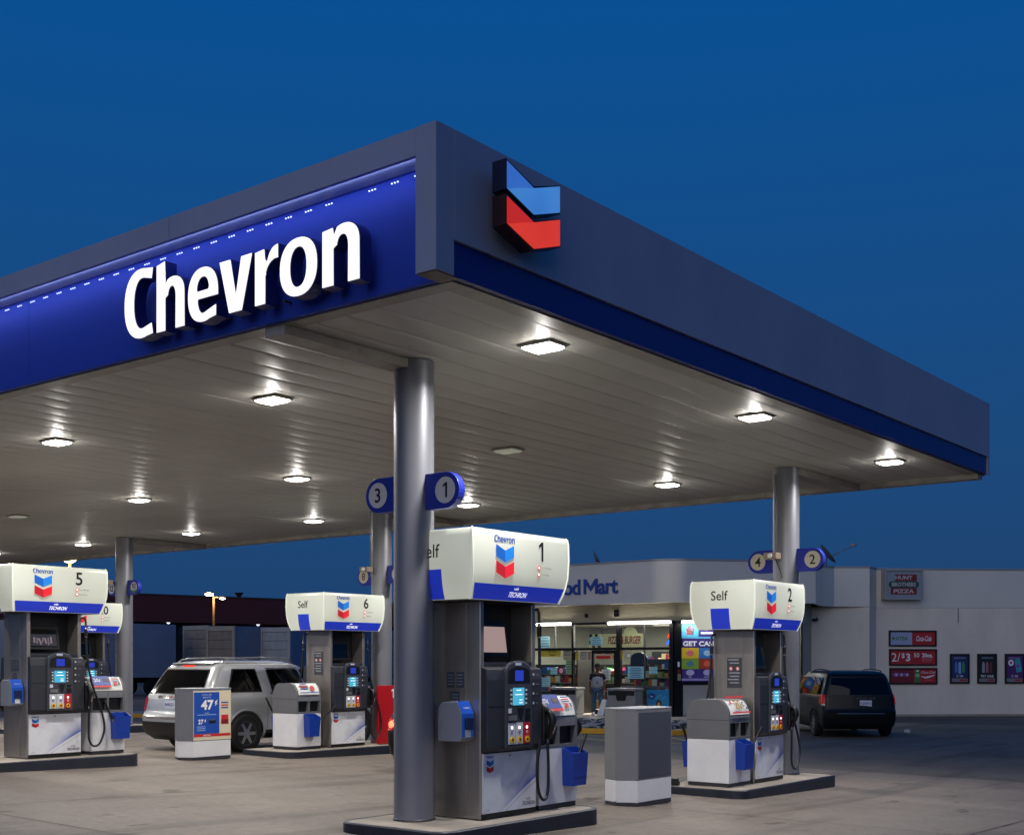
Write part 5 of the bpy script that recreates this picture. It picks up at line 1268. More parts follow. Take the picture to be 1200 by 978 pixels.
# gray bins before the windows
def shop_bin(px, py, label, sc=1.0):
    q = at(px, 43.0, py); e = empty('shop_bin', (q.x, GA-.55, .003)); tag(e, label, 'bin', 'gray bins before the shop windows'); w = .56*sc
    MB().box(-w, -.25, .0, w, .25, .85).build('bin_body', M('bin_body_gray', '#8c8a88', .6, var=.08), e, bevel=.03); MB().box(-w*.95, -.256, .70, w*.95, -.2505, .86).build('bin_mouth', black_pl, e); MB().box(-w-.02, -.27, .87, w+.02, .27, .95).build('bin_lid', M('bin_lid_gray', '#8c8c8e', .5), e, bevel=.02)
    MB().prism([(-w*.3, .52), (w*.3, .52), (w*.4, .70), (-w*.4, .70)], -.258, -.2535, 'y').build('bag_edge', black_pl, e)
shop_bin(745, 820, 'gray bin before the window right of the shop door'); shop_bin(640, 820, 'gray bin before the window left of the shop door')
# small neon
p_ = zp(1072, 245); q = ony(p_[0], p_[1], GA+.1); e = empty('neon_sign', q); tag(e, 'small red and blue neon sign at the window edge', 'neon sign')
MB().tube(bez([(-.05, 0, .02), (0, 0, .14), (.06, 0, .1), (.05, 0, .02)], 4), .025, 6).build('red_tube', M('neon_red', '#ff3020', .4, emit='#ff3020', es=3), e); MB().tube(bez([(-.1, 0, -.2), (0, 0, -.08), (.06, 0, -.12), (.05, 0, -.22)], 4), .03, 6).build('blue_tube', M('neon_blue', '#2060ff', .4, emit='#2060ff', es=3), e)
# stickers on the corner post and the cash back poster
def onB(x0, y0, x1, y1, mat, name, label, cat, off=.05):
    a = BX(x0, y0); b_ = BX(x1, y1); c = (a+b_)/2+Vector((Bd.y, -Bd.x, 0))*off; w = Vector((b_.x-a.x, b_.y-a.y)).length; h = a.z-b_.z
    e = empty(name, c, th); tag(e, label, cat); plate('sheet', mat, (0,0,0), w, h, FY, UP, e, depth=0); return e, w, h
onB(792, 775, 796, 781, ink_white, 'post_sticker', 'small white sticker high on the black corner post', 'sticker', .045); onB(791, 784, 797, 788, M('dark_red_st', '#7a2028', .5), 'post_sticker', 'dark red sticker on the black corner post', 'sticker', .045); onB(791.5, 789, 797.5, 797, M('tan_box', '#8d8468', .5), 'post_sticker', 'tan sticker low on the black corner post', 'sticker', .045)
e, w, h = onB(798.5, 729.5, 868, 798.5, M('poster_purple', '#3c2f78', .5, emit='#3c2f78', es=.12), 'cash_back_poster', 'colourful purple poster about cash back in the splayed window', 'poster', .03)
def cell(x0, y0, x1, y1, m): plate('print_block', m, (w*((x0+x1)/2-.5), -.003, h*(.5-(y0+y1)/2)), w*(x1-x0), h*(y1-y0), FY, UP, e, depth=0); return (w*((x0+x1)/2-.5), -.006, h*(.5-(y0+y1)/2))
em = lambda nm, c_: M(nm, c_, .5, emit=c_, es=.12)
cell(.0, .0, .28, .24, em('pc_cyan', '#58b4d8')); cell(0, .235, 1, .26, em('pc_cyan', '#58b4d8'))
cell(.0, .42, .285, .60, em('pc_yellow', '#d8b428')); cell(.29, .42, .57, .60, em('pc_blue', '#3a78c0')); cell(.575, .42, .86, .60, em('pc_orange', '#d88a28'))
cell(.0, .605, .285, .78, em('pc_green', '#7a9a34')); cell(.29, .605, .57, .78, em('pc_rust', '#9c3a24')); cell(.575, .605, .86, .78, em('pc_lime', '#b0b43c')); cell(0, .94, .55, .975, em('pc_lilac', '#8a84b8'))
text('lettering', 'GET CASH BACK', em('pc_white', '#e8e8f0'), (-w*.0, -.004, h*.15), h=h*.085, w=w*.96, right=FY, parent=e, bold=.04)
MB().prism([(-w*.42, h*.30), (-w*.30, h*.30), (-w*.30, h*.37), (-w*.27, h*.37), (-w*.36, h*.47), (-w*.45, h*.37), (-w*.42, h*.37)], -.005, -.003, 'y').build('print_arrow', em('pc_red', '#d85838'), e)
disc('print_bowl', em('pc_white', '#e8e8f0'), (-w*.08, -.003, h*.43), w*.09, FY, UP, e, ry=h*.06, depth=0); plate('print_block', em('pc_white', '#e8e8f0'), (-w*.08, -.003, h*.33), w*.2, h*.03, FY, UP, e, depth=0)
for i in range(3):
    disc('print_icon', em('pc_lilac2', '#a8a4cc'), (w*(-.36+.29*i), -.004, -h*.34), w*.07, FY, UP, e, ry=h*.05, depth=0); text('lettering', ('GAS', 'SNACKS', 'DRINKS')[i], em('pc_white', '#e8e8f0'), (w*(-.36+.29*i), -.004, -h*.415), h=h*.022, right=FY, parent=e)
    for j in range(2): disc('print_icon', em('pc_mix%d' % (i+3*j), ('#d06a7a', '#9cc4e8', '#f0d080', '#4a7a8a', '#d86040', '#90a040')[i+3*j]), (w*(-.36+.285*i), -.006, h*(-.01-.18*j)), w*.06, FY, UP, e, ry=h*.05, depth=0)
# ---------------------------------------------------------------- signs on the side wall
Dn = Vector((t_.y, -t_.x, 0)); thD = math.atan2(t_.y, t_.x)
def onD(x0, y0, x1, y1, name, label, cat, frame_m=black_pl, fr=.055, depth=.05):
    a = online(x0, y0, W3, W4); b_ = online(x1, y1, W3, W4); c = (a+b_)/2; w = Vector((b_.x-a.x, b_.y-a.y)).length; h = a.z-b_.z
    e = empty(name, c-Dn*.0, thD); tag(e, label, cat)
    b = MB()
    for bx in ((-w/2, -h/2, w/2, -h/2+fr), (-w/2, h/2-fr, w/2, h/2)): b.box(bx[0], -depth, bx[1], bx[2], .008, bx[3])
    for bx in ((-w/2, -h/2+fr, -w/2+fr, h/2-fr), (w/2-fr, -h/2+fr, w/2, h/2-fr)): b.box(bx[0], -depth, bx[1]+.0005, bx[2], .008, bx[3]-.0005)
    b.build('frame', frame_m, e); return e, w-2*fr, h-2*fr
def sheet(e, mat, x, z, w, h, y=-.02): return plate('print_block', mat, (x, y, z), w, h, FY, UP, e, depth=0)
rcola = M('cola_red', '#a8242a', .5); 
e, w, h = onD(1041.3, 738.3, 1097, 757, 'wall_poster', 'framed poster half pale blue and half red, top of three on the side wall', 'poster')
sheet(e, M('poster_pale_blue', '#98a8c8', .5), -w/4-.01, 0, w/2-.02, h); sheet(e, rcola, w/4-.01, 0, w/2+.02, h, -.019)
text('lettering', 'NTBA', M('green_letter', '#4f7a4a', .5), (-w*.24, -.024, 0), h=h*.3, w=w*.27, right=FY, parent=e, bold=.02); disc('print_dot', M('green_letter', '#4f7a4a', .5), (-w*.43, -.021, 0), h*.12, FY, UP, e, depth=0)
text('lettering', 'Coca-Cola', ink_white, (w*.25, -.023, 0), h=h*.42, w=w*.34, right=FY, parent=e, shear=.4, bold=.02)
e, w, h = onD(1041.6, 760, 1097.5, 779.5, 'wall_poster', 'framed red price poster, middle of three on the side wall', 'poster'); sheet(e, rcola, 0, 0, w, h)
text('lettering', '2/', ink_white, (-w*.38, -.024, 0), h=h*.62, right=FY, parent=e); text('lettering', '$', ink_white, (-w*.22, -.024, h*.12), h=h*.4, right=FY, parent=e, bold=.02); text('lettering', '3', ink_white, (-w*.11, -.024, 0), h=h*.58, right=FY, parent=e, bold=.03); text('lettering', '50', ink_white, (w*.08, -.024, h*.16), h=h*.32, right=FY, parent=e, bold=.01)
text('lettering', '20oz.', ink_white, (w*.32, -.024, h*.15), h=h*.3, w=w*.24, right=FY, parent=e, bold=.03); text('lettering', 'BOTTLES', M('poster_pink', '#d89a9c', .5), (w*.32, -.024, -h*.14), h=h*.13, right=FY, parent=e); text('lettering', 'ANY FLAVOR', M('poster_pink', '#d89a9c', .5), (w*.31, -.024, -h*.3), h=h*.08, right=FY, parent=e)
e, w, h = onD(1042, 782, 1098, 801.3, 'wall_poster', 'framed red drink poster with green bottle, lowest of three on the side wall', 'poster'); sheet(e, rcola, 0, 0, w, h); sheet(e, M('poster_dark_red', '#70162a', .5), -w*.24, 0, w*.5, h, -.022)
for i in range(6): disc('print_glow', M('poster_violet%d' % (i % 2), ('#7a4a8c', '#b8a0c4')[i % 2], .5), (-w*.44+i*w*.06, -.026, h*.1), w*.035, FY, UP, e, ry=h*.12, depth=0)
sheet(e, M('bottle_green', '#2f7a44', .5), w*.09, 0, w*.12, h*.96, -.026); disc('print_label', M('bottle_pale', '#7ab884', .5), (w*.09, -.03, h*.05), w*.05, FY, UP, e, ry=h*.15, depth=0); disc('print_cap', ink_white, (w*.09, -.03, h*.38), w*.03, FY, UP, e, ry=h*.06, depth=0)
text('lettering', 'Coca-Cola', ink_white, (w*.33, -.026, h*.28), h=h*.18, right=FY, parent=e, shear=.4); MB().tube(bez([(w*.17, -.025, -h*.02), (w*.27, -.025, -h*.12), (w*.38, -.025, -h*.04), (w*.48, -.025, h*.08)], 5), [.01+.03*math.sin(math.pi*i/15) for i in range(16)], 6).build('print_wave', ink_white, e); text('lettering', 'Open happiness', M('poster_pink', '#d89a9c', .5), (w*.34, -.026, -h*.3), h=h*.08, right=FY, parent=e)
for k, (x0, x1, base, lb) in enumerate(((1113, 1135.7, '#1c2f66', 'framed deep blue drink poster next to the three red ones'), (1145, 1167.7, '#14181c', 'framed black drink poster between blue and purple ones'), (1177.3, 1200, '#4a2468', 'framed purple drink poster farthest along the side wall'))):
    e, w, h = onD(x0, 765.6, x1, 800.4, 'drink_poster', lb, 'poster'); sheet(e, M('drink_poster_%d' % k, base, .5), 0, 0, w, h); sheet(e, M('drink_foot', '#7a7c80', .5), 0, -h*.43, w*.96, h*.13, -.023); sheet(e, rcola, w*.22, -h*.43, w*.4, h*.07, -.027)
    cols = (('#4a74b8', '#7aa4d8', '#3c8a5c'), ('#9098a0', '#a06070', '#6a2c38'), ('#b83c8a', '#3c9aa8', '#8a3ca8'))[k]
    for i in range(3):
        m_ = M('can_%d_%d' % (k, i), cols[i], .5)
        if k < 2: sheet(e, m_, w*(-.22+.22*i), h*.02, w*.16, h*(.34 if i != 1 or k else .42), -.024); disc('print_cap', m_, (w*(-.22+.22*i), -.026, h*.2), w*.06, FY, UP, e, ry=h*.06, depth=0)
    if k == 2: disc('print_ring', ink_white, (-w*.22, -.024, h*.22), w*.17, FY, UP, e, ry=h*.12, depth=0); disc('print_ring', M('can_2_0', cols[0], .5), (-w*.22, -.028, h*.22), w*.08, FY, UP, e, ry=h*.055, depth=0); plate('print_block', M('can_2_1', cols[1], .5), (w*.22, -.024, h*.12), w*.34, h*.5, FY+UP*.15, UP-FY*.15, e, depth=0); disc('print_ring', M('can_2_2', cols[2], .5), (w*.2, -.029, h*.1), w*.09, FY, UP, e, ry=h*.07, depth=0)
    text('lettering', ('REFRESH', 'ZERO', 'NEW')[k], M('poster_grayblue', '#98a4c0', .5), (0, -.024, h*.40), h=h*.05, w=w*.7, right=FY, parent=e, bold=.02); text('lettering', ('2 / $4', 'TRY ONE', '2 / $5')[k], ink_white, (0, -.026, -h*.28), h=h*.09, right=FY, parent=e, bold=.01)
e, w, h = onD(1028.8, 667, 1074, 703, 'food_sign', 'cabinet sign with pizza lettering on red and green bars high on the side wall', 'sign', M('sign_frame_metal', '#a8a6a2', .45, .5), .07, .34)
e.location += Vector((t_.x, t_.y, 0))*.12
MB().box(-w/2, -.30, -h/2, w/2, .0, h/2).build('face', M('sign_face_gray', '#8b98a4', .3), e)
for nm, tx, z_, m_, ww in (('HUNT', 'HUNT', .27, M('hunt_red', '#7c1f22', .4), .62), ('BROTHERS', 'BROTHERS', 0, M('hunt_green', '#1f4d44', .4), .86), ('PIZZA', 'PIZZA', -.27, M('hunt_red', '#7c1f22', .4), .74)):
    if tx == 'BROTHERS': MB().prism([(q_[0], q_[1]) for q_ in rrect(-w*ww/2, -h*.12, w*ww/2, h*.12, h*.115)], -.316, -.312, 'y').build('green_bar', m_, e)
    else: plate('red_bar', m_, (0 if tx == 'PIZZA' else w*.06, -.304, h*z_*.93), w*ww, h*.24, FY, UP, e, depth=0, thick=.006)
    text('lettering', tx, M('sign_letter', '#b8b0b4', .4), (0, -.3175, h*z_*.93), h=h*.15, w=w*ww*.8, right=FY, parent=e, bold=.04)
# wall lamp small
q = online(957, 726, W1, W2); e = empty('wall_camera', (q.x, q.y-.03, q.z)); tag(e, 'small dark camera on the store wall beside the tan reveal', 'camera'); MB().box(-.09, -.14, -.04, .07, .04, .04).build('case', st_black, e, bevel=.01); MB().box(-.02, .02, .0, .02, .1, .1).build('arm', st_black, e)
# dishes on the roof
def dish(px, d, py, label, rad, lean, arm=None):
    q = at(px, d, py); e = empty('satellite_dish', (q.x, q.y, ZF+.45)); tag(e, label, 'satellite dish'); zc = q.z-ZF-.45
    rc_ = Vector((CA, SA, 0)); nrm = (rc_*math.cos(R(lean))+UP*math.sin(R(lean))+Vector((SA, -CA, 0))*.12).normalized()
    MB().tube([(0, 0, 0), (0, 0, zc)], .03, 8).build('mast', steel_dark, e)
    prof = [(.001, .0), (rad*.4, .02), (rad*.75, .05), (rad, .10), (rad+.01, .095), (rad*.75, .04), (rad*.4, .008), (.002, -.014)]
    o = MB().lathe(prof, n=24).build('reflector', M('dish_gray', '#7e8690', .5, .2), e, smooth=True); o.location = (0, 0, zc); o.rotation_euler = nrm.to_track_quat('Z', 'Y').to_euler()
    if arm:
        en = rc_*arm[0]+UP*(zc+arm[1]); mid = rc_*arm[0]*.45+UP*(zc+arm[1]*.25)
        MB().tube([(0, 0, zc-.12), mid, en], .022, 6).build('feed_arm', M('dish_gray', '#7e8690', .5, .2), e); MB().box(en.x-.09, en.y-.07, en.z-.05, en.x+.09, en.y+.07, en.z+.06).build('receiver', light_gray, e, bevel=.02)
    MB().box(-.3, -.25, 0, .3, .25, .05).build('foot', steel_dark, e)
dish(968, 45.0, 650, 'satellite dish with long feed arm on the roof over the splayed corner', .42, 38, (1.0, .36)); dish(698, 45.5, 655, 'satellite dish seen edge on over the fascia letters', .34, 30)

# ================================================================ walk, gravel bed and yellow kerb
kl = [(-40, 26.2), (-26, 27.25), (-20.8, 27.95), (-17.35, 29.0), (-17.0, 29.5), (-17.5, 31.2), (-19.4, 36.6), (-19.9, 38.2)]
walk = kl+[(-21.6, 36.7), (-22, 47), (-40, 47)]
struct(MB().prism(walk, -.30, -.004).build('store_walk', concrete))
ko, ki = offset(kl, -.012), offset(kl, .17)
struct(MB().rings([[(p[0], p[1], -.3) for p in ko]+[(p[0], p[1], -.3) for p in ki[::-1]], [(p[0], p[1], .008) for p in ko]+[(p[0], p[1], .008) for p in ki[::-1]]]).build('yellow_kerb', M('kerb_yellow', '#cf9c28', .7, var=.25, vscale=2.5)))
bed = [(-36, 27.0), (-26, 27.6), (-20.9, 28.25), (-17.6, 29.25), (-17.95, 31.0), (-18.6, 33.0), (-21.5, 32.4), (-36, 32.0)]
struct(MB().prism(bed, -.2, .004).build('gravel_bed', M('bed_soil', '#2a2623', .9, var=.4, vscale=4)))
rnd = random.Random(5); st = MB()
def inside(p, poly):
    c = False; n = len(poly)
    for i in range(n):
        a, b_ = poly[i], poly[(i+1) % n]
        if (a[1] > p[1]) != (b_[1] > p[1]) and p[0] < (b_[0]-a[0])*(p[1]-a[1])/(b_[1]-a[1])+a[0]: c = not c
    return c
for i in range(2600):
    p = (rnd.uniform(-27, -17.6), rnd.uniform(27.5, 33))
    if not inside(p, bed): continue
    s = rnd.uniform(.05, .12); st.mat(rnd.choice((0, 0, 1, 1, 2))); a = rnd.random()*6.28
    st.rings([[(p[0]+s*f*math.cos(a+k*math.pi/3)*rnd.uniform(.8, 1.2), p[1]+s*f*math.sin(a+k*math.pi/3)*rnd.uniform(.8, 1.2), .004+z*s) for k in range(6)] for f, z in ((.9, 0), (1, .35), (.55, .75))])
o = st.build('gravel_stones', [M('stone_pale', '#9c9a96', .8), M('stone_dark', '#26252a', .8), M('stone_mid', '#5c5a58', .8)]); o['kind'] = 'stuff'; o['label'] = 'pale and dark landscape gravel before the store'; o['category'] = 'gravel'
ym = M('yellow_line_paint', '#a89450', .7, var=.3, vscale=4); yl = MB()
def gpix(px, py):
    d = (CAM_H+.126)*FPX/(py-HY); q = at(px, d); return q.x, q.y
for a, b_ in (((664, 862), (712, 868)), ((664, 858), (712, 862)), ((664, 866), (712, 866.5)), ((781, 862), (815, 870)), ((781, 870), (815, 872))):
    a, b_ = gpix(*a), gpix(*b_); strip(yl, a[0], a[1], b_[0], b_[1], .11, .006, 12)
struct(yl.build('parking_lines', ym))
struct(MB().prism([(-12.2, 43.7), (-11.0, 42.6), (6, 58), (4, 60)], -.3, -.08).build('rear_walk', concrete)) if False else None
q = gpix(1063, 859); e = empty('paper_litter', (q[0], q[1], gz(*q)+.006)); tag(e, 'crumpled white paper cup lying on the asphalt beside the dark van', 'litter'); MB().rings([[(.0+dx, .06*f*math.cos(k*math.pi/4), .06+.06*f*math.sin(k*math.pi/4)) for k in range(8)] for dx, f in ((-.07, .7), (.0, .9), (.06, 1.05))]).build('cup', paper, e); MB().box(.062, -.05, .02, .068, .05, .11).build('lid', paper, e)
# ================================================================ person by the shop door
def skin(name, joints, edges, mat, parent, sub=2, root=0):
    me = bpy.data.meshes.new(name); me.from_pydata([j[0] for j in joints], edges, [])
    o = bpy.data.objects.new(name, me); COL.objects.link(o)
    sm = o.modifiers.new('skin', 'SKIN'); sm.use_smooth_shade = True
    for i, j in enumerate(joints):
        rr_ = j[1] if isinstance(j[1], tuple) else (j[1], j[1]); o.data.skin_vertices[0].data[i].radius = rr_; o.data.skin_vertices[0].data[i].use_root = (i == root)
    ss_ = o.modifiers.new('sub', 'SUBSURF'); ss_.levels = sub; ss_.render_levels = sub
    bpy.context.view_layer.update()
    m2 = bpy.data.meshes.new_from_object(o.evaluated_get(bpy.context.evaluated_depsgraph_get())); o.modifiers.clear(); o.data = m2
    m2.materials.clear(); m2.materials.append(mat); m2.shade_smooth(); o.parent = parent; return o
skin_m = M('skin_brown', '#5c3a2c', .55); q = at(683, 42.4, 837)
man = empty('person', (q.x, GA-.62, .0), R(28)); tag(man, 'person in black and white shirt, jeans and dark cap standing at the shop door', 'person')
J = [((0, 0, .97), (.155, .11)), ((0, .0, 1.12), (.15, .105)), ((0, .01, 1.30), (.17, .115)), ((0, .01, 1.44), (.13, .09)), ((0, .0, 1.52), .058), ((0, -.01, 1.58), .075), ((0, -.015, 1.66), .096), ((0, -.01, 1.73), .08),
     ((.20, .01, 1.40), .062), ((.25, .02, 1.14), .046), ((.23, -.07, .92), .036), ((.225, -.10, .84), .036), ((.22, -.11, .77), .022),
     ((-.20, .01, 1.40), .062), ((-.26, .03, 1.14), .046), ((-.25, -.02, .90), .036), ((-.25, -.04, .82), .036), ((-.245, -.05, .75), .022),
     ((.10, 0, .88), .10), ((.115, -.03, .50), .066), ((.12, .02, .10), .048), ((.125, -.08, .05), .045), ((.13, -.17, .04), .038),
     ((-.10, 0, .88), .10), ((-.12, .0, .50), .066), ((-.13, .05, .10), .048), ((-.15, -.04, .05), .045), ((-.165, -.13, .04), .038)]
E_ = [(0,1),(1,2),(2,3),(3,4),(4,5),(5,6),(6,7),(3,8),(8,9),(9,10),(10,11),(11,12),(3,13),(13,14),(14,15),(15,16),(16,17),(0,18),(18,19),(19,20),(20,21),(21,22),(0,23),(23,24),(24,25),(25,26),(26,27)]
bod = skin('body', J, E_, skin_m, man)
for s, h0 in ((1, (.222, -.10, .82)), (-1, (-.248, -.04, .80))):       # fingers and thumb
    for k in range(4): fx = h0[0]+s*(-.004); fy = h0[1]-.028+k*.018; MB().tube([(fx, fy, h0[2]), (fx-s*.004, fy-.008, h0[2]-.05), (fx-s*.016, fy-.012, h0[2]-.085+.006*abs(k-1.5))], [.009, .0085, .006], 6).build('finger', skin_m, bod, smooth=True)
    MB().tube([(h0[0], h0[1]-.03, h0[2]+.02), (h0[0]-s*.01, h0[1]-.055, h0[2]-.015), (h0[0]-s*.014, h0[1]-.062, h0[2]-.045)], [.011, .009, .007], 6).build('thumb', skin_m, bod, smooth=True)
MB().ball((0, -.105, 1.655), .014, .016, .02, 8, 6).build('nose', skin_m, bod, smooth=True)
for s in (1, -1):
    MB().ball((s*.034, -.092, 1.675), .011, .008, .007, 8, 6).build('eye', ink_white, bod, smooth=True); MB().ball((s*.094, -.01, 1.65), .012, .022, .032, 8, 6).build('ear', skin_m, bod, smooth=True)
MB().box(-.025, -.100, 1.602, .025, -.088, 1.610).build('mouth', M('lip', '#5c2c28', .5), bod)
white_shirt = M('shirt_gray_white', '#9a9da4', .8, var=.15, vscale=14); blk_shirt = M('shirt_black', '#0e0e12', .8)
skin('shirt', [((0, 0, .90), (.20, .15)), ((0, 0, 1.08), (.20, .15)), ((0, .01, 1.26), (.215, .155)), ((0, .01, 1.38), (.20, .145))], [(0,1),(1,2),(2,3)], white_shirt, man)
skin('shirt_yoke', [((0, .01, 1.28), (.222, .162)), ((0, .01, 1.40), (.20, .145)), ((0, .005, 1.49), (.085, .08)), ((.20, .01, 1.395), .082), ((.235, .015, 1.23), .078), ((-.20, .01, 1.395), .082), ((-.245, .02, 1.23), .078)], [(0,1),(1,2),(1,3),(3,4),(1,5),(5,6)], blk_shirt, man)
for s in (1, -1): skin('sleeve_cuff', [((s*.238, .016, 1.215), .081), ((s*.243, .018, 1.17), .079)], [(0, 1)], white_shirt, man, 1)
disc('shirt_print', M('shirt_print', '#6a7078', .8), (0, -.155, 1.13), .045, FY, UP, man)
jean = M('blue_jeans', '#3a5470', .85, var=.25, vscale=10)
skin('jeans', [((0, 0, .965), (.166, .122)), ((.10, 0, .87), .112), ((.115, -.03, .50), .082), ((.12, .02, .12), .068), ((-.10, 0, .87), .112), ((-.12, .0, .50), .082), ((-.13, .05, .12), .068)], [(0,1),(1,2),(2,3),(0,4),(4,5),(5,6)], jean, man)
for s, x, y, a in ((1, .125, -.06, 0), (-1, -.15, -.02, .15)): MB().rings([[(x+f*.052*math.cos(k*math.pi/6), y+f2*.15*math.sin(k*math.pi/6)-.015, z) for k in range(12)] for f, f2, z in ((.9, 1, .002), (1, 1.02, .03), (.9, .9, .07), (.7, .5, .11))]).build('shoe', M('white_shoe', '#b8babc', .6), man, smooth=True)
cap = MB(); cap.rings([[(f*.106*math.cos(k*math.pi/8), -.01+f*.112*math.sin(k*math.pi/8), z) for k in range(16)] for f, z in ((1, 1.68), (1.0, 1.72), (.86, 1.765), (.5, 1.795), (.1, 1.802))]); cp = cap.build('cap', M('cap_black', '#0c0c10', .8), man, smooth=True)
MB().grid([[(x*1.0, -.09-.085*(1-(x/.09)**2)*f, 1.685-.012*f) for x in (-.09, -.05, 0, .05, .09)] for f in (0, .5, 1)]).build('cap_peak', M('cap_black', '#0c0c10', .8), cp)
q2 = at(690.5, 42.2, 836); e = empty('wet_floor_sign', (q2.x, GA-.75, .003)); tag(e, 'white wet floor cone leaning beside the person at the shop door', 'floor sign')
MB().rings([[(-.14+s, .03, .0), (.14+s, .03, .0), (.14+s, -.22, .0), (-.14+s, -.22, .0)] if False else [(-.15, -.12, 0), (.12, -.12, 0), (.12, .12, 0), (-.15, .12, 0)], [(.02, -.04, .55), (.2, -.04, .55), (.2, .04, .55), (.02, .04, .55)]]).build('board', paper, e)

# ================================================================ far background
def trailer(px, d, w, h, L, rz_, label, body_hex, door=True, frame='#9a968c', pale='#6e6a66', seed=0):
    q = at(px, d); z = gz(q.x, q.y); e = empty('box_trailer', (q.x, q.y, z), rz_); tag(e, label, 'trailer', 'box trailers behind the forecourt')
    bm_ = M('trailer_'+body_hex, body_hex, .55, .1, var=.12, vscale=.8)
    MB().box(-w/2, .12, 1.05, w/2, L, h).build('box_body', bm_, e, bevel=.02)
    fm = M('trailer_frame_'+frame, frame, .5, .2, var=.2, vscale=3)
    for bx in ((-w/2-.02, 1.0, -w/2+.16, h+.02), (w/2-.16, 1.0, w/2+.02, h+.02)): MB().box(bx[0], .0, bx[1], bx[2], .118, bx[3]).build('rear_post', fm, e)
    MB().box(-w/2+.161, .0, h-.24, w/2-.161, .118, h+.02).build('rear_header', fm, e); MB().box(-w/2+.161, .0, 1.0, w/2-.161, .118, 1.15).build('rear_sill', fm, e)
    if door:
        n = 5; z0 = 1.16; z1 = h-.25; pm_ = M('trailer_door_'+pale, pale, .6, .1, var=.25, vscale=2)
        for k in range(n): MB().box(-w/2+.17, .04, z0+(z1-z0)*k/n+.012, w/2-.17, .10, z0+(z1-z0)*(k+1)/n-.012).build('roll_door_slat', pm_, e)
    MB().box(-.5, .2, .75, .5, L-.3, 1.04).build('chassis', black_pl, e)
    for yy in (1.6, 2.8, L-1.6):
        for s in (-1, 1): MB().lathe([(.2, -.13), (.48, -.14), (.5, -.1), (.5, .1), (.48, .14), (.2, .13)], (s*(w/2-.2), yy, .5), 18, 'x').build('wheel', tyre_m, e, smooth=40)
    for s in (-1, 1): MB().box(s*w*.38-.08, -.012, .86, s*w*.38+.08, -.0, .95).build('tail_lamp', M('trailer_lamp', '#5a1512', .4), e)
    MB().box(-w/2, -.1, .45, w/2, .0, .6).build('underrun_bar', fm, e)
trailer(258, 72, 2.5, 4.02, 9, 0, 'box trailer with brown roll door and worn frame behind the silver car', '#6c7a94', pale='#7c736d')
trailer(229, 77, 2.5, 4.2, 9, 0, 'box trailer with patched pale doors partly behind another', '#8c8882', pale='#968d83', frame='#a8a49c')
trailer(322, 72, 2.55, 3.95, 9, 0, 'box trailer with gray slatted roll door next to pump six', '#5c7698', pale='#929aa4', frame='#a4a6a8')
q = at(186, 75); trailer(-36, 65.8, 2.6, 4.2, 12.2, 0, 'long blue gray box trailer side on beyond pump ten', '#7c8aa4', pale='#7c8088', door=True)
# warehouse
wb = empty('warehouse', (0,0,0)); tag(wb, 'long dark warehouse with maroon top band behind the trailers', 'building')
wa, wc = at(-200, 118), at(520, 165); t2 = Vector((wc.x-wa.x, wc.y-wa.y)).normalized(); n2 = Vector((-t2.y, t2.x))
def seg(name, f0, f1, z0, z1, d0, d1, mat):
    a = Vector((wa.x, wa.y)); L = Vector((wc.x-wa.x, wc.y-wa.y)).length; p0 = a+t2*L*f0; p1 = a+t2*L*f1
    return MB().prism([tuple(p0+n2*d0), tuple(p1+n2*d0), tuple(p1+n2*d1), tuple(p0+n2*d1)], z0, z1).build(name, mat, wb)
seg('maroon_band', 0, 1, 6.3, 9.3, 0, 25, M('maroon_cladding', '#5a2a2c', .7, var=.15, vscale=.3)); seg('dock_wall', 0, 1, -.2, 6.29, 1.4, 25, M('dock_wall_dark', '#141216', .8))
seg('coping', 0, 1, 9.302, 9.45, -.1, 25, M('warehouse_coping', '#4a3a3c', .6))
for k in range(16):
    f = .06+k*.058; seg('dock_door', f, f+.022, .8, 4.6, 1.30, 1.395, M('dock_door_gray', '#22242a', .6)); seg('high_window', f+.028, f+.04, 4.9, 5.9, 1.31, 1.395, M('far_window', '#16304a', .2))
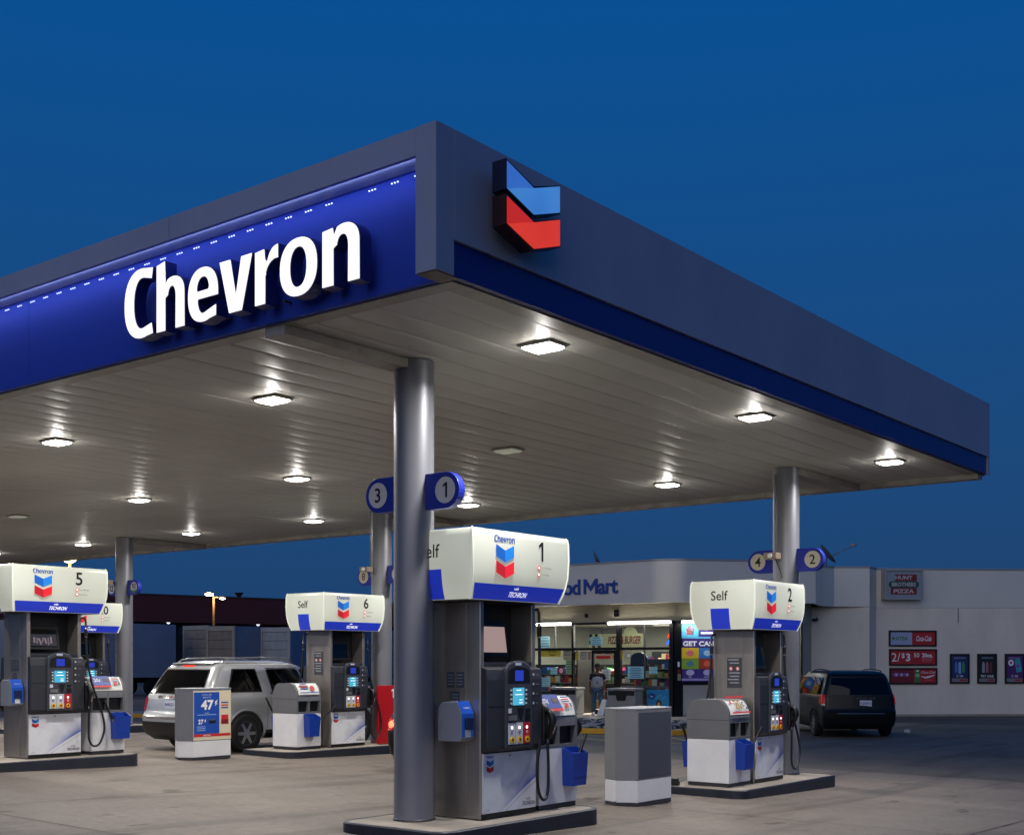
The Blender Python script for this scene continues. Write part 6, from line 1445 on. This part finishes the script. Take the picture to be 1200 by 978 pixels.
for px, py in ((195.5, 728.5), (195.5, 753.5), (300.5, 731)):
    q = online(px, py, wa-Vector((n2.x, n2.y, 0))*(-1.2), wc-Vector((n2.x, n2.y, 0))*(-1.2)); e = empty('dock_lamp', (q.x-n2.x*.4, q.y-n2.y*.4, q.z)); tag(e, 'small white lamp on the dark warehouse wall', 'wall lamp', 'lamps on the warehouse wall')
    MB().ball((0,0,0), .22, .22, .22, 10, 8).build('globe', M('dock_lamp_lit', '#ffffff', .4, emit='#e8f0ff', es=1.6), e, smooth=True); MB().box(-.06, 0, -.9, .06, .1, -.23).build('arm', M('lamp_arm', '#2c2c30', .5), e)
warm_l = M('street_lamp_lit', '#ffffff', .4, emit='#ffdca0', es=18.0)
def street_lamp(px, d, zt_, label, heads=((-.28, 0), (.55, -.35)), pw=60):
    q = at(px, d); e = empty('street_lamp', (q.x, q.y, gz(q.x, q.y)), YAW); tag(e, label, 'street lamp'); z = zt_-gz(q.x, q.y)
    MB().tube([(0, 0, 0), (0, 0, z-.25)], [.14, .09], 12).build('pole', M('lamp_pole_brown', '#6a4a30', .6), e, smooth=True)
    for dx, dz in heads:
        h = MB().rings([[(dx*1.3+sx_*.34*f, sy_*.2*f, z+dz+zz) for sx_, sy_ in ((-1,-1), (1,-1), (1,1), (-1,1))] for f, zz in ((.7, .12), (1, .0), (.95, -.03))]).build('lamp_head', dark_gray, e)
        MB().ball((dx*1.3, -.05, z+dz-.06), .34 if dz == 0 else .22, .2, .16 if dz == 0 else .09, 12, 8).build('lamp_lens', warm_l, h, smooth=True); MB().tube([(0, 0, z-.3), (dx*1.1, 0, z+dz+.02)], .05, 6).build('arm', M('lamp_pole_brown', '#6a4a30', .6), h)
    l = bpy.data.lights.new('street_glow', 'POINT'); l.energy = pw*6; l.color = (1, .8, .5); l.shadow_soft_size = .3; lo = bpy.data.objects.new('street_glow', l); COL.objects.link(lo); lo.parent = e; lo.location = (0, -.6, z-.5)
street_lamp(250.5, 100, 7.35, 'glowing street lamp with two heads above the trailers'); street_lamp(82, 62, 7.0, 'glowing street lamp showing just over the pump five topper', ((0, 0),))
q = at(280, 150); e = empty('roof_vent', (q.x, q.y, 9.44)); tag(e, 'small dark cone shaped vent on the warehouse roof', 'vent'); MB().lathe([(.2, 0), (.2, .25), (.55, .7), (.55, .75)], n=12).build('cowl', M('vent_dark', '#1a1c22', .7), e); MB().box(-.5, -.5, 0, .5, .5, .12).build('foot', M('vent_dark', '#1a1c22', .7), e)
